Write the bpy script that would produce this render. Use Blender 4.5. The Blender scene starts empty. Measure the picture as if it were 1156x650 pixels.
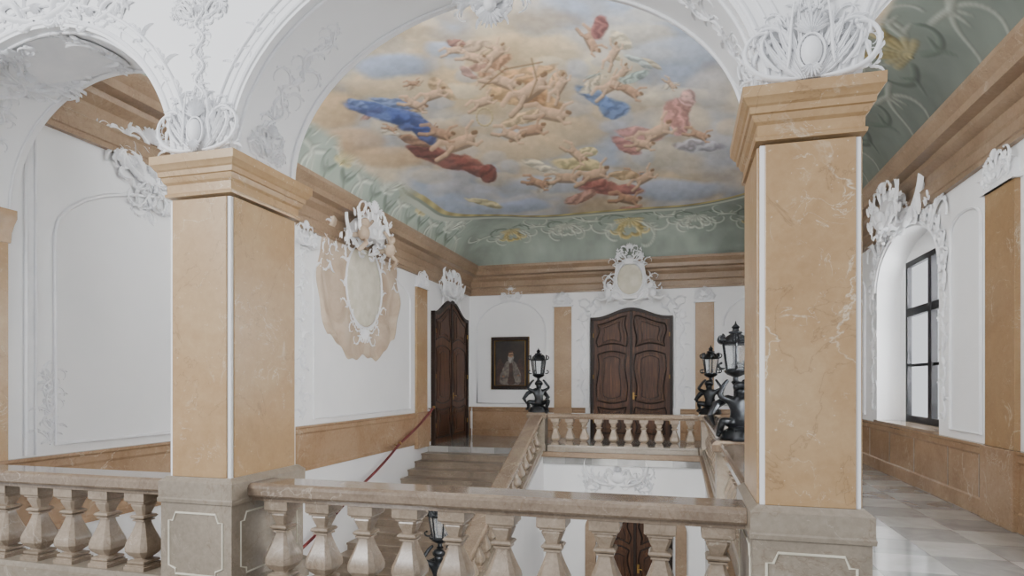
import bpy, bmesh, math, random
import numpy as np
from mathutils import Vector, Matrix, noise
PI=math.pi
COL=bpy.context.scene.collection
FL=700.0; TH=math.atan(192/700.0); sn=math.sin(TH); cs=math.cos(TH); EYE=1.65
LX=-6.35; RX=3.59; FY=18.2; CX=-1.38; PY0=3.8; PY1=4.58

# ------------------------------------------------------------ helpers
def s2l(c):
    return tuple(((x/255.0)/12.92 if x/255.0<=0.04045 else ((x/255.0+0.055)/1.055)**2.4) for x in c)
class MB:
    def __init__(s): s.v=[]; s.f=[]
    def add(s,vs,fs):
        o=len(s.v); s.v+=[tuple(v) for v in vs]; s.f+=[tuple(i+o for i in f) for f in fs]; return s
    def box(s,x0,x1,y0,y1,z0,z1):
        return s.add([(x0,y0,z0),(x1,y0,z0),(x1,y1,z0),(x0,y1,z0),(x0,y0,z1),(x1,y0,z1),(x1,y1,z1),(x0,y1,z1)],
              [(0,3,2,1),(4,5,6,7),(0,1,5,4),(1,2,6,5),(2,3,7,6),(3,0,4,7)])
    def fbox(s,fr,u0,u1,v0,v1,w0,w1):
        vs=[fr(u,v,w) for w in (w0,w1) for v in (v0,v1) for u in (u0,u1)]
        return s.add(vs,[(0,1,3,2),(4,6,7,5),(0,4,5,1),(2,3,7,6),(0,2,6,4),(1,5,7,3)])
    def prism(s,fr,poly,w0,w1):
        n=len(poly)
        vs=[fr(u,v,w0) for u,v in poly]+[fr(u,v,w1) for u,v in poly]
        fs=[tuple(range(n)),tuple(range(2*n-1,n-1,-1))]+[(i,(i+1)%n,(i+1)%n+n,i+n) for i in range(n)]
        return s.add(vs,fs)
    def rings(s,rings,cap=True,closed=True):
        n=len(rings[0]); vs=[p for r in rings for p in r]; fs=[]
        for k in range(len(rings)-1):
            for i in range(n if closed else n-1):
                j=(i+1)%n
                fs.append((k*n+i,k*n+j,(k+1)*n+j,(k+1)*n+i))
        if cap and closed:
            fs.append(tuple(range(n-1,-1,-1))); fs.append(tuple((len(rings)-1)*n+i for i in range(n)))
        return s.add(vs,fs)
    def tube(s,pts,r,n=8,closed=False):
        pts=[Vector(p) for p in pts]; m=len(pts)
        rr=r if isinstance(r,(list,tuple)) else [r]*m
        rings=[]; up=None
        for i,p in enumerate(pts):
            a=pts[(i-1)%m] if (closed or i>0) else p; b=pts[(i+1)%m] if (closed or i<m-1) else p
            t=(b-a).normalized()
            if up is None:
                up=Vector((0,0,1)) if abs(t.z)<.9 else Vector((1,0,0))
            x=(up-t*up.dot(t))
            if x.length<1e-4: x=Vector((1,0,0))-t*t.x
            x.normalize(); up=x; y=t.cross(x)
            rings.append([p+(x*math.cos(2*PI*k/n)+y*math.sin(2*PI*k/n))*rr[i] for k in range(n)])
        if closed: rings.append(rings[0]); return s.rings(rings,cap=False)
        return s.rings(rings)
    def lathe(s,prof,n=24,c=(0,0,0)):
        return s.rings([[(c[0]+e[1]*math.cos(2*PI*k/n),c[1]+e[1]*math.sin(2*PI*k/n),c[2]+e[0]) for k in range(n)] for e in prof])
    def chsq(s,prof):
        R=[]
        for z,r,k in prof:
            q=r*k
            R.append([(r,-q,z),(r,0,z),(r,q,z),(q,r,z),(0,r,z),(-q,r,z),(-r,q,z),(-r,0,z),(-r,-q,z),(-q,-r,z),(0,-r,z),(q,-r,z)])
        return s.rings(R)
    def rectlathe(s,x0,x1,y0,y1,prof):
        return s.rings([[(x0-o,y0-o,z),(x1+o,y0-o,z),(x1+o,y1+o,z),(x0-o,y1+o,z)] for z,o in prof])
    def ball(s,c,r,n=10,sz=(1,1,1)):
        rings=[]
        for i in range(1,n):
            th=PI*i/n
            rings.append([(c[0]+r*sz[0]*math.sin(th)*math.cos(2*PI*k/12),c[1]+r*sz[1]*math.sin(th)*math.sin(2*PI*k/12),c[2]-r*sz[2]*math.cos(th)) for k in range(12)])
        return s.rings(rings)
def build(name,mb,mat,parent=None,loc=None,smooth=True,ang=0.6,bevel=0,fixn=True):
    if loc is None: loc=Vector(parent['_loc']) if parent is not None and '_loc' in parent else Vector((0,0,0))
    loc=Vector(loc)
    me=bpy.data.meshes.new(name)
    me.from_pydata([(v[0]-loc.x,v[1]-loc.y,v[2]-loc.z) for v in mb.v],[],mb.f)
    if fixn:
        bm=bmesh.new(); bm.from_mesh(me); bmesh.ops.recalc_face_normals(bm,faces=bm.faces); bm.to_mesh(me); bm.free()
    me.materials.append(mat)
    if smooth:
        me.polygons.foreach_set('use_smooth',[True]*len(me.polygons))
        me.set_sharp_from_angle(angle=ang)
    o=bpy.data.objects.new(name,me); COL.objects.link(o)
    if parent is not None: o.parent=parent
    else: o.location=loc
    o['_loc']=tuple(loc)
    if bevel:
        m=o.modifiers.new('bev','BEVEL'); m.width=bevel; m.segments=2; m.limit_method='ANGLE'
    return o
def thing(name,label,cat,loc=(0,0,0),group=None,kind=None):
    o=bpy.data.objects.new(name,None); COL.objects.link(o); o.location=loc; o['_loc']=tuple(loc)
    o.empty_display_size=.1
    o['label']=label; o['category']=cat
    if group: o['group']=group
    if kind: o['kind']=kind
    return o
def tag(o,label,cat,group=None,kind=None):
    o['label']=label; o['category']=cat
    if group: o['group']=group
    if kind: o['kind']=kind
    return o
def struct(name,mb,mat,label,cat,**k):
    return tag(build(name,mb,mat,**k),label,cat,kind='structure')

# ------------------------------------------------------------ materials
def newmat(name,rough=.6,col=(.8,.8,.8),metal=0):
    m=bpy.data.materials.new(name); m.use_nodes=True; nt=m.node_tree
    b=nt.nodes['Principled BSDF']; b.inputs['Roughness'].default_value=rough
    b.inputs['Base Color'].default_value=(*col,1); b.inputs['Metallic'].default_value=metal
    return m,nt,b
def pos(nt,scale=(1,1,1)):
    g=nt.nodes.new('ShaderNodeNewGeometry'); mp=nt.nodes.new('ShaderNodeMapping'); mp.inputs['Scale'].default_value=scale
    nt.links.new(g.outputs['Position'],mp.inputs['Vector']); return mp.outputs['Vector']
def ramp(nt,fac,stops):
    r=nt.nodes.new('ShaderNodeValToRGB'); e=r.color_ramp.elements
    while len(e)<len(stops): e.new(.5)
    for i,(p,c) in enumerate(stops): e[i].position=p; e[i].color=(*c,1)
    nt.links.new(fac,r.inputs['Fac']); return r.outputs['Color']
def noi(nt,vec,scale,detail=6,dist=0,rough=.55):
    n=nt.nodes.new('ShaderNodeTexNoise'); n.inputs['Scale'].default_value=scale; n.inputs['Detail'].default_value=detail
    n.inputs['Distortion'].default_value=dist; n.inputs['Roughness'].default_value=rough
    nt.links.new(vec,n.inputs['Vector']); return n.outputs['Fac']
def mix(nt,f,a,b,mode='MIX'):
    m=nt.nodes.new('ShaderNodeMix'); m.data_type='RGBA'; m.blend_type=mode
    if isinstance(f,(int,float)): m.inputs[0].default_value=f
    else: nt.links.new(f,m.inputs[0])
    for i,x in ((6,a),(7,b)):
        if isinstance(x,tuple): m.inputs[i].default_value=(*x,1)
        else: nt.links.new(x,m.inputs[i])
    return m.outputs[2]
def bump(nt,b,h,st=.2,dist=.01):
    bp=nt.nodes.new('ShaderNodeBump'); bp.inputs['Strength'].default_value=st; bp.inputs['Distance'].default_value=dist
    nt.links.new(h,bp.inputs['Height']); nt.links.new(bp.outputs['Normal'],b.inputs['Normal'])
def stone(name,c1,c2,c3,vein,rough=.3,scale=1.0,veinw=.009,vs=1.3,dark=(104,78,52),fine=.25,vo=.65):
    m,nt,b=newmat(name,rough)
    p=pos(nt)
    n1=noi(nt,p,.9*scale,9,.9,.6)
    base=ramp(nt,n1,[(.3,s2l(c1)),(.5,s2l(c2)),(.7,s2l(c3))])
    n2=noi(nt,p,16*scale,6,.3,.7)
    base=mix(nt,fine,base,ramp(nt,n2,[(.35,s2l(c1)),(.65,s2l(c3))]))
    for sc_,ww in ((vs,veinw),(vs*2.9,veinw*.8)):
        n3=noi(nt,p,sc_,6,1.2)
        v=ramp(nt,n3,[(.5-ww,(0,0,0)),(.5,(1,1,1)),(.5+ww,(0,0,0))])
        n4=noi(nt,p,1.9*sc_/vs*.6,3); g=ramp(nt,n4,[(.52,(0,0,0)),(.64,(vo,vo,vo))])
        vm=mix(nt,1.0,v,g,'MULTIPLY')
        base=mix(nt,vm,base,s2l(vein))
    n6=noi(nt,p,1.7,7,.6); v2=ramp(nt,n6,[(.495,(0,0,0)),(.5,(.4,.4,.4)),(.505,(0,0,0))])
    base=mix(nt,v2,base,s2l(dark))
    n5=noi(nt,p,38,3); sp=ramp(nt,n5,[(.68,(0,0,0)),(.73,(.4,.4,.4))])
    base=mix(nt,sp,base,s2l(vein))
    nt.links.new(base,b.inputs['Base Color'])
    return m
M={}
M['marble']=stone('warm_marble',(150,118,80),(170,138,98),(184,156,118),(218,206,186),.3)
M['pilas']=stone('pilaster_marble',(134,104,70),(152,122,86),(168,140,104),(206,192,168),.35)
M['cornice']=stone('cornice_stone',(122,100,78),(144,120,96),(158,136,112),(184,168,148),.42,fine=.35)
M['bal']=stone('balustrade_stone',(120,106,90),(148,132,114),(170,154,136),(200,188,172),.28,2.2,fine=.4)
M['rail']=stone('rail_marble',(108,92,78),(132,116,100),(152,136,118),(184,172,156),.1,2.0,fine=.4)
M['ped']=stone('pedestal_stone',(124,114,100),(144,133,118),(160,149,134),(188,178,164),.3,1.6,fine=.4)
M['dado']=stone('dado_marble',(130,102,74),(150,122,94),(166,140,112),(196,180,158),.22,1.0)
M['step']=stone('step_stone',(104,90,76),(128,114,98),(146,132,116),(168,156,140),.35,1.5)
m,nt,b=newmat('white_plaster',.7); p=pos(nt); nt.links.new(ramp(nt,noi(nt,p,.9,5),[(.3,(.83,.835,.84)),(.7,(.895,.895,.895))]),b.inputs['Base Color']); M['white']=m
m,nt,b=newmat('white_stucco',.5); p=pos(nt); nt.links.new(ramp(nt,noi(nt,p,5,4),[(.3,(.80,.81,.83)),(.7,(.89,.89,.9))]),b.inputs['Base Color']); M['stucco']=m
m,nt,b=newmat('shield_plaster',.6); p=pos(nt); nt.links.new(ramp(nt,noi(nt,p,4,5),[(.3,s2l((200,194,174))),(.7,s2l((226,220,204)))]),b.inputs['Base Color']); M['shield']=m
m,nt,b=newmat('drape_stucco_marble',.6); p=pos(nt,(1,1,1)); nt.links.new(ramp(nt,noi(nt,p,1.6,8,1.2),[(.3,s2l((172,150,128))),(.5,s2l((192,172,150))),(.7,s2l((206,190,170)))]),b.inputs['Base Color']); bump(nt,b,noi(nt,p,14,5),.15,.02); M['drape']=m
m,nt,b=newmat('walnut_wood',.45); b.inputs['Specular IOR Level'].default_value=.3; p=pos(nt,(9,9,.8)); nt.links.new(ramp(nt,noi(nt,p,2.2,6,.6),[(.3,s2l((46,28,17))),(.55,s2l((74,47,30))),(.75,s2l((98,66,43)))]),b.inputs['Base Color']); M['wood']=m
m,nt,b=newmat('walnut_dark',.45); b.inputs['Specular IOR Level'].default_value=.3; p=pos(nt,(9,9,.8)); nt.links.new(ramp(nt,noi(nt,p,2.2,6,.6),[(.3,s2l((22,14,9))),(.7,s2l((44,28,19)))]),b.inputs['Base Color']); M['wood2']=m
m,nt,b=newmat('black_bronze',.34,(.02,.022,.026),.6); p=pos(nt); nt.links.new(ramp(nt,noi(nt,p,12,4),[(.3,(.008,.009,.011)),(.7,(.03,.033,.037))]),b.inputs['Base Color']); M['bronze']=m
m,nt,b=newmat('old_brass',.4,s2l((140,112,64)),.9); M['brass']=m
m,nt,b=newmat('lantern_glass',.05,(.85,.88,.9)); b.inputs['Transmission Weight'].default_value=.85; b.inputs['IOR'].default_value=1.1; M['lglass']=m
m,nt,b=newmat('window_glass',.02,(1,1,1)); b.inputs['Transmission Weight'].default_value=1; b.inputs['IOR'].default_value=1.02; M['wglass']=m
m,nt,b=newmat('window_frame_dark',.6,(.004,.004,.005)); b.inputs['Specular IOR Level'].default_value=.2; M['wframe']=m
m,nt,b=newmat('red_velvet',.8,s2l((84,16,18))); M['red']=m
m,nt,b=newmat('portrait_ground',.5); p=pos(nt); nt.links.new(ramp(nt,noi(nt,p,3,4),[(.3,s2l((20,17,15))),(.7,s2l((48,38,30)))]),b.inputs['Base Color']); M['canvas']=m
for k,c in (('skin',(156,120,94)),('robe',(122,114,104)),('robe2',(70,46,36)),('hair',(150,146,140)),('gold',(120,92,48))):
    m,nt,b=newmat('portrait_'+k,.5); p=pos(nt); nt.links.new(ramp(nt,noi(nt,p,7,5,1),[(.35,tuple(x*.25 for x in s2l(c))),(.62,s2l(c))]),b.inputs['Base Color']); M['p_'+k]=m
# floor tiles
m,nt,b=newmat('floor_tiles',.08)
g=nt.nodes.new('ShaderNodeNewGeometry'); mp=nt.nodes.new('ShaderNodeMapping'); mp.inputs['Location'].default_value=(.2,.1,0)
nt.links.new(g.outputs['Position'],mp.inputs['Vector'])
ck=nt.nodes.new('ShaderNodeTexChecker'); ck.inputs['Scale'].default_value=1/.62
nt.links.new(mp.outputs['Vector'],ck.inputs['Vector']); ck.inputs['Color1'].default_value=(*s2l((168,167,162)),1); ck.inputs['Color2'].default_value=(*s2l((136,135,132)),1)
br=nt.nodes.new('ShaderNodeTexBrick'); br.offset=0; br.inputs['Scale'].default_value=1; br.inputs['Brick Width'].default_value=.62; br.inputs['Row Height'].default_value=.62; br.inputs['Mortar Size'].default_value=.004
br.inputs['Color1'].default_value=(1,1,1,1); br.inputs['Color2'].default_value=(.86,.86,.87,1); br.inputs['Mortar'].default_value=(.4,.4,.4,1)
nt.links.new(mp.outputs['Vector'],br.inputs['Vector'])
cc=mix(nt,1.0,ck.outputs['Color'],br.outputs['Color'],'MULTIPLY')
cc=mix(nt,.25,cc,ramp(nt,noi(nt,g.outputs['Position'],3,8,1),[(.3,(.14,.14,.14)),(.7,(.48,.48,.47))]))
nt.links.new(cc,b.inputs['Base Color']); M['floor']=m
m,nt,b=newmat('fresco',.85); a=nt.nodes.new('ShaderNodeAttribute'); a.attribute_name='Paint'; nt.links.new(a.outputs['Color'],b.inputs['Base Color']); M['fresco']=m

# ------------------------------------------------------------ frames
fL=lambda u,v,w:(LX+w,u,v)
fF=lambda u,v,w:(u,FY-w,v)
fR=lambda u,v,w:(RX-w,u,v)
fS=lambda u,v,w:(u,PY0-w,v)
fU=lambda u,v,w:(u,14.62-w,v)

# ------------------------------------------------------------ shell
struct('wall_left',MB().box(LX-.2,LX,PY0,FY+.2,-4.1,5.4),M['white'],'white plastered long wall beside the descending stair','wall',smooth=False)
struct('wall_far',MB().box(LX,RX+.8,FY,FY+.2,-.3,5.4),M['white'],'white far wall with the central double door','wall',smooth=False)
niches=[(10.3,13.27),(4.9,7.5)]  # second niche is out of view, added to let daylight in
mb=MB()
def seg_full(y0,y1): mb.box(RX,RX+.42,y0,y1,0,5.4)
seg_full(PY0,4.9); seg_full(7.5,10.3); seg_full(13.27,FY)
for n in niches:
    mb.box(RX,RX+.4,n[0],n[1],0,.88)
    K=28
    for i in range(K):
        a0=PI-PI*i/K; a1=PI-PI*(i+1)/K; c=(n[0]+n[1])/2; a=(n[1]-n[0])/2
        y0=c+a*math.cos(a0); y1=c+a*math.cos(a1); z0=3.35+.85*math.sin(a0); z1=3.35+.85*math.sin(a1)
        vs=[(RX,y0,z0),(RX,y1,z1),(RX,y1,5.4),(RX,y0,5.4),(RX+.42,y0,z0),(RX+.42,y1,z1),(RX+.42,y1,5.4),(RX+.42,y0,5.4)]
        mb.add(vs,[(0,1,2,3),(7,6,5,4),(0,4,5,1),(3,2,6,7)])
    y0,y1=n[0]+.28,n[1]-.28
    mb.box(RX+.40,RX+.5,n[0],y0,.88,4.3); mb.box(RX+.40,RX+.5,y1,n[1],.88,4.3); mb.box(RX+.40,RX+.5,y0,y1,3.84,4.3)
struct('wall_right',mb,M['white'],'white gallery wall with deep arched window niches','wall',ang=.5,fixn=False,smooth=False)
for wi,n in enumerate(niches):
    y0,y1=n[0]+.28,n[1]-.28
    w=thing('window_%d'%(wi+1),'dark-framed tall gallery window in the arched niche' if wi==0 else 'dark-framed tall window nearest the arcade, added out of view for daylight','window',(RX+.42,(y0+y1)/2,.88),kind='structure')
    mb=MB(); mb.box(RX+.4,RX+.47,y0,y0+.1,.93,3.84).box(RX+.4,RX+.47,y1-.1,y1,.93,3.84).box(RX+.4,RX+.47,y0+.1,y1-.1,.93,1.04).box(RX+.4,RX+.47,y0+.1,y1-.1,3.74,3.84)
    ym=(y0+y1)/2; mb.box(RX+.38,RX+.475,ym-.08,ym+.08,1.04,3.74); mb.box(RX+.385,RX+.48,y0+.1,y1-.1,2.84,2.98)
    build('window_frame',mb,M['wframe'],w,smooth=False)
    mb=MB()
    for z in (1.95,): mb.box(RX+.41,RX+.45,y0+.1,y1-.1,z-.025,z+.025)
    build('glazing_bars',mb,M['wframe'],w,smooth=False)
    build('pane',MB().box(RX+.484,RX+.489,y0+.05,y1-.05,.95,3.8),M['wglass'],w,smooth=False)
    build('sill',MB().box(RX-.06,RX+.42,n[0]+.01,n[1]-.01,.885,.93),M['rail'],w,smooth=False)
struct('floor',MB().box(LX,RX,-2,4.35,-.3,0),M['floor'],'pale tiled gallery floor under the arcade','floor',smooth=False)
struct('floor',MB().box(.45,RX,4.35,14.55,-.3,0),M['floor'],'shiny pale tiled gallery floor along the windows','floor',smooth=False)
struct('floor',MB().box(-3.5,RX,14.55,FY,-.3,0).box(LX,-3.5,14.9,FY,-.3,0),M['floor'],'landing floor in front of the far doors','floor',smooth=False)
struct('floor',MB().box(LX,RX,0,14.8,-4.1,-3.9),M['floor'],'lower hall floor at the foot of the stair','floor',smooth=False)
struct('wall_under_landing',MB().box(-3.5,.7,14.62,14.8,-3.9,-.3),M['white'],'white wall below the far landing','wall',smooth=False)
struct('wall_under_gallery',MB().box(.5,.7,4.3,14.62,-3.9,-.3),M['white'],'white stairwell wall below the window gallery','wall',smooth=False)
struct('wall_under_arcade',MB().box(LX,.5,4.1,4.3,-3.9,-.3),M['white'],'white wall added unseen below the arcade to dim the stairwell','wall',smooth=False)  # closes the stairwell out of view, added so it stays less bright
def zs(y): return -(14.9-y)*.375
mb=MB(); mb.prism(lambda u,v,w:(-3.5+w,u,v),[(14.62,-.1),(14.62,-3.9),(4.3,-3.9),(4.3,zs(4.3)+.1)],0,.28)
struct('wall_stair',mb,M['white'],'sloping white wall carrying the stair balustrade','wall',smooth=False)
struct('trim_1',MB().box(-3.5,.5,14.48,14.62,-.14,-.01),M['cornice'],'stone edge band of the far landing','trim',smooth=False,bevel=.02)
struct('trim_2',MB().box(.38,.5,4.4,14.48,-.14,-.01),M['cornice'],'stone edge band of the window gallery','trim',smooth=False,bevel=.02)

# arcade screen wall
SP=3.32
LPX0,LPX1=-3.69,-3.16
arches=[(LX+.05,LPX0,1.17),(LPX1,.43,1.28),(.95,RX-.03,1.2)]
mb=MB()
cols=[(LX,SP)]
for a0,a1,h in arches:
    K=64
    for i in range(K+1):
        ph=PI-PI*i/K; cols.append(((a0+a1)/2+(a1-a0)/2*math.cos(ph),SP+h*math.sin(ph)))
cols.append((RX,SP))
vs=[]
for x,z in cols: vs+=[(x,PY0,z),(x,PY0,5.45),(x,PY1,5.45),(x,PY1,z)]
fs=[]
for i in range(len(cols)-1):
    a=4*i;b_=a+4
    for k in range(4): fs.append((a+k,a+(k+1)%4,b_+(k+1)%4,b_+k))
mb.add(vs,fs)
struct('wall_arcade',mb,M['white'],'white arcade wall with three flattened arches','wall',ang=.4)
tn=3
for ai,(a0,a1,h) in enumerate(arches):
    cx=(a0+a1)/2; a=(a1-a0)/2
    mb=MB()
    for (yy,off,r) in ((PY0,.04,.018),(PY0,.11,.01),(PY0+.07,-.01,.012),(PY1-.07,-.01,.012)):
        mb.tube([(cx+(a+off)*math.cos(PI-PI*i/60),yy,SP+(h+off)*math.sin(PI-PI*i/60)) for i in range(61)],r,8)
    struct('trim_%d'%tn,mb,M['stucco'],'white moulding lines around the %s arch of the arcade'%('left','central','right')[ai],'trim'); tn+=1

# cornice
prof=[(0,4.3),(.07,4.3),(.07,4.36),(.09,4.37),(.09,4.5),(.11,4.53),(.05,4.56),(.05,4.72),(.1,4.75),(.15,4.8),(.17,4.86),(.33,4.88),(.34,4.98),(.38,5.02),(.43,5.08),(.43,5.15),(0,5.15)]
def cornice(name,pa,pb,na,ma,mb_,label):
    mb=MB(); d=(Vector(pb)-Vector(pa)).normalized(); n=Vector(na)
    r0=[Vector(pa)+n*o+d*(o*ma)+Vector((0,0,z)) for o,z in prof]; r1=[Vector(pb)+n*o-d*(o*mb_)+Vector((0,0,z)) for o,z in prof]
    mb.rings([r0,r1]); struct(name,mb,M['cornice'],label,'cornice',ang=.3)
cornice('trim_6',(LX,PY1,0),(LX,FY,0),(1,0,0),0,1,'brown stone cornice along the left stair wall')
cornice('trim_7',(LX,FY,0),(RX,FY,0),(0,-1,0),1,1,'brown stone cornice across the far wall')
cornice('trim_8',(RX,PY1,0),(RX,FY,0),(-1,0,0),0,1,'brown stone cornice above the gallery windows')

# dado
dp=[(0,.1),(.03,.1),(.03,.16),(.02,.18),(.02,.74),(.04,.77),(.04,.84),(.06,.86),(.06,.89),(0,.89)]
def dado(name,pa,pb,na,label,prof_=dp,mat='dado'):
    mb=MB(); n=Vector(na)
    mb.rings([[Vector(pa)+n*o+Vector((0,0,z)) for o,z in prof_],[Vector(pb)+n*o+Vector((0,0,z)) for o,z in prof_]])
    struct(name,mb,M[mat],label,'dado',ang=.3)
dpf=[(0,0),(.05,0),(.05,.2),(.03,.22),(.03,.74),(.05,.77),(.05,.84),(.07,.86),(.07,.89),(0,.89)]
dado('baseboard_left',(LX,PY0,0),(LX,15.05,0),(1,0,0),'tan marble dado band running above the stair')
dado('baseboard_left_corner',(LX,17.85,0),(LX,FY,0),(1,0,0),'short marble dado between the left door and the corner',dpf)
dado('baseboard_far',(LX+.1,FY,0),(-2.75,FY,0),(0,-1,0),'marble dado below the framed portrait',dpf)
dado('baseboard_far_right',(-.05,FY,0),(RX-.1,FY,0),(0,-1,0),'marble dado right of the central far door',dpf)
dado('baseboard_right',(RX,PY1,0),(RX,FY-.1,0),(-1,0,0),'pinkish marble dado below the gallery windows',dpf)
mb=MB()
for y in (5.6,7.6,8.95,9.9,11.2,12.4,13.6,15.2): mb.fbox(fR,y-.008,y+.008,.22,.86,.03,.04)
struct('trim_9',mb,M['step'],'vertical joints between the dado slabs under the windows','trim',smooth=False)

# ------------------------------------------------------------ vault with fresco (vertex painted)
def proj(X,Y,Z):
    xc=X*cs+Y*sn; d=-X*sn+Y*cs
    return 578+FL*xc/d, 431-FL*(Z-EYE)/d
def vn(x,y,seed):
    xi=np.floor(x); yi=np.floor(y); xf=x-xi; yf=y-yi
    h=lambda a,b_: np.modf(np.abs(np.sin(a*127.1+b_*311.7+seed*74.7)*43758.5453))[0]
    u=xf*xf*(3-2*xf); v=yf*yf*(3-2*yf)
    return (h(xi,yi)*(1-u)+h(xi+1,yi)*u)*(1-v)+(h(xi,yi+1)*(1-u)+h(xi+1,yi+1)*u)*v
def fbm(x,y,seed,o=5):
    r=0;a=.5;t=0
    for i in range(o): r=r+a*vn(x*2**i,y*2**i,seed+i*3.1); t+=a; a*=.5
    return r/t
def sst(e0,e1,x):
    t=np.clip((x-e0)/(e1-e0),0,1); return t*t*(3-2*t)
def clo(u,v,a,L,k0,k1,n=20):
    pts=[]
    for i in range(n+1):
        s=i/n; pts.append((u,v,a)); a+=(k0+(k1-k0)*s)/n; u+=math.cos(a)*L/n; v+=math.sin(a)*L/n
    return pts
NX,NY=600,1000
X0,X1,Y0,Y1=LX+.28,RX-.28,PY1+.02,FY-.28
gx,gy=np.meshgrid(np.linspace(X0,X1,NX),np.linspace(Y0,Y1,NY))
def gq(a): 
    t=np.clip(a/1.7,0,1); return np.sqrt(np.clip(1-(1-t)**2,0,1))
ax=np.minimum(gx-X0,X1-gx); ay=np.minimum(gy-Y0,Y1-gy)
ux=(gx-(X0+X1)/2)/((X1-X0)/2); uy=(gy-(Y0+Y1)/2)/((Y1-Y0)/2)
gz=5.13+.85*gq(ax)*gq(ay)+.45*(1-ux**2)*(1-uy**2)
px,py=proj(gx,gy,gz)
w1=fbm(px/30,py/20,1,3)-.5; w2=fbm(px/30,py/20,9,3)-.5
w3=fbm(px/10,py/7,41,3)-.5; w4=fbm(px/10,py/7,49,3)-.5
qx=px+22*w1; qy=py+14*w2
C3=lambda c: np.array(c,float)
n1=fbm(qx/85,qy/40,3,3); n2=fbm(qx/40,qy/20,5,3); n3=fbm(px/6,py/4.5,7,3)
G=lambda cx,cy,rx,ry: np.exp(-(((px-cx)/rx)**2+((py-cy)/ry)**2))
warm=.5*G(560,90,110,75)+.6*G(410,130,90,60)+.35*G(610,170,70,40)-.4*G(760,200,120,50)-.35*G(450,70,45,28)-.3*G(740,60,90,50)+.25*G(700,90,60,30)
t=sst(.3,.7,n1+.3*warm)[...,None]
SKY=C3((160,170,188)); CLD=C3((190,172,144))
col=SKY*(1-t)+CLD*t
t=sst(.45,.8,n2)[...,None]*.6; col=col*(1-t)+C3((208,200,182))*t
t=sst(.5,.25,n2)[...,None]*.3; col=col*(1-t)+C3((140,126,110))*t
def puff(cx,cy,rx,ry,c,op=.8):
    global col
    X=(px+12*w1-cx)/rx; Y=(py+9*w2-cy)/ry; d=X*X+Y*Y
    m=sst(1.3,.4,d)[...,None]*op; sh=(1.05-.16*Y-.05*X)[...,None]
    col=col*(1-m)+np.clip(C3(c)*sh,0,255)*m
def E(cx,cy,rx,ry,deg,c,fold=0.18,soft=.3,wa=1.0,op=.88):
    global col
    a=math.radians(deg); X=px+(11*w1+5*w3)*wa-cx; Y=py+(8*w2+4*w4)*wa-cy
    u=(X*math.cos(a)+Y*math.sin(a))/rx; v=(-X*math.sin(a)+Y*math.cos(a))/ry
    m=sst(1+soft,1-soft,u*u+v*v)[...,None]*op
    sh=(1+fold*np.sin(v*3.4+u*6.0+7*w3)-.16*v)[...,None]
    g_=sum(c)/3; c=tuple(g_+(q-g_)*.8 for q in c)
    col=col*(1-m)+np.clip(C3(c)*sh,0,255)*m
def Ls(pts,r,c,sh=.16):
    global col
    for (x1,y1),(x2,y2) in zip(pts[:-1],pts[1:]):
        b0=(px>min(x1,x2)-r-4)&(px<max(x1,x2)+r+4)&(py>min(y1,y2)-r-4)&(py<max(y1,y2)+r+4)
        if not b0.any(): continue
        dx,dy=x2-x1,y2-y1; L2=dx*dx+dy*dy+1e-6
        X=px[b0]; Y=py[b0]
        tt=np.clip(((X-x1)*dx+(Y-y1)*dy)/L2,0,1)
        ddx=X-(x1+tt*dx); ddy=Y-(y1+tt*dy); d=np.sqrt(ddx**2+ddy**2)
        m=sst(r+1.1,r-1.1,d)[...,None]*.85
        s_=(1-sh*(ddy/r)-.08*(ddx/r))[...,None]
        col[b0]=col[b0]*(1-m)+np.clip(C3(c)*s_,0,255)*m
SK=(204,172,142); SK2=(180,144,116)
def fig(x,y,s,a,c=SK):
    s*=1.2
    r=math.radians(a); f=lambda u,v:(x+s*(u*math.cos(r)-v*math.sin(r)),y+s*(u*math.sin(r)+v*math.cos(r)))
    dk=tuple(q*.66 for q in c)
    Ls([f(-.5,.08),f(.4,.1)],.34*s,dk); Ls([f(-.5,0),f(.0,-.02),f(.4,0)],.27*s,c); Ls([f(.7,-.1),f(.78,-.12)],.17*s,c); Ls([f(.78,-.22),f(.92,-.2)],.11*s,(112,86,62))
    Ls([f(.35,-.1),f(.55,-.55),f(.95,-.8)],.085*s,c); Ls([f(.35,.18),f(.75,.45),f(1.05,.35)],.085*s,c)
    Ls([f(-.5,-.1),f(-1.0,-.35),f(-1.55,-.15)],.13*s,c); Ls([f(-.5,.15),f(-.95,.4),f(-1.5,.5)],.13*s,dk); Ls([f(-.5,.12),f(-.95,.36),f(-1.5,.46)],.1*s,c)
rg=random.Random(5)
DR=[(124,134,160),(178,146,114),(158,106,94),(190,170,124),(136,150,144),(182,150,108),(196,184,158)]
for (x,y,rx,ry,c) in [(375,125,34,22,(184,158,124)),(400,160,40,18,(178,150,118)),(440,178,40,14,(182,156,124)),(420,95,34,18,(190,170,138)),(466,98,34,16,(194,176,144)),(540,100,56,34,(192,168,128)),(575,56,54,20,(188,166,130)),(640,150,44,20,(190,168,134)),
    (690,76,44,18,(202,192,166)),(600,165,50,17,(194,172,138)),(560,170,44,16,(188,168,138)),(740,175,44,16,(190,180,160)),(660,200,54,13,(178,172,162)),(770,140,38,20,(188,176,156)),(720,40,44,16,(194,186,168)),(800,100,28,22,(178,174,170)),(820,160,26,26,(172,168,166)),(500,150,38,16,(180,154,124)),(620,60,38,20,(198,178,144))]:
    puff(x,y,rx,ry,c,.75)
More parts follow.
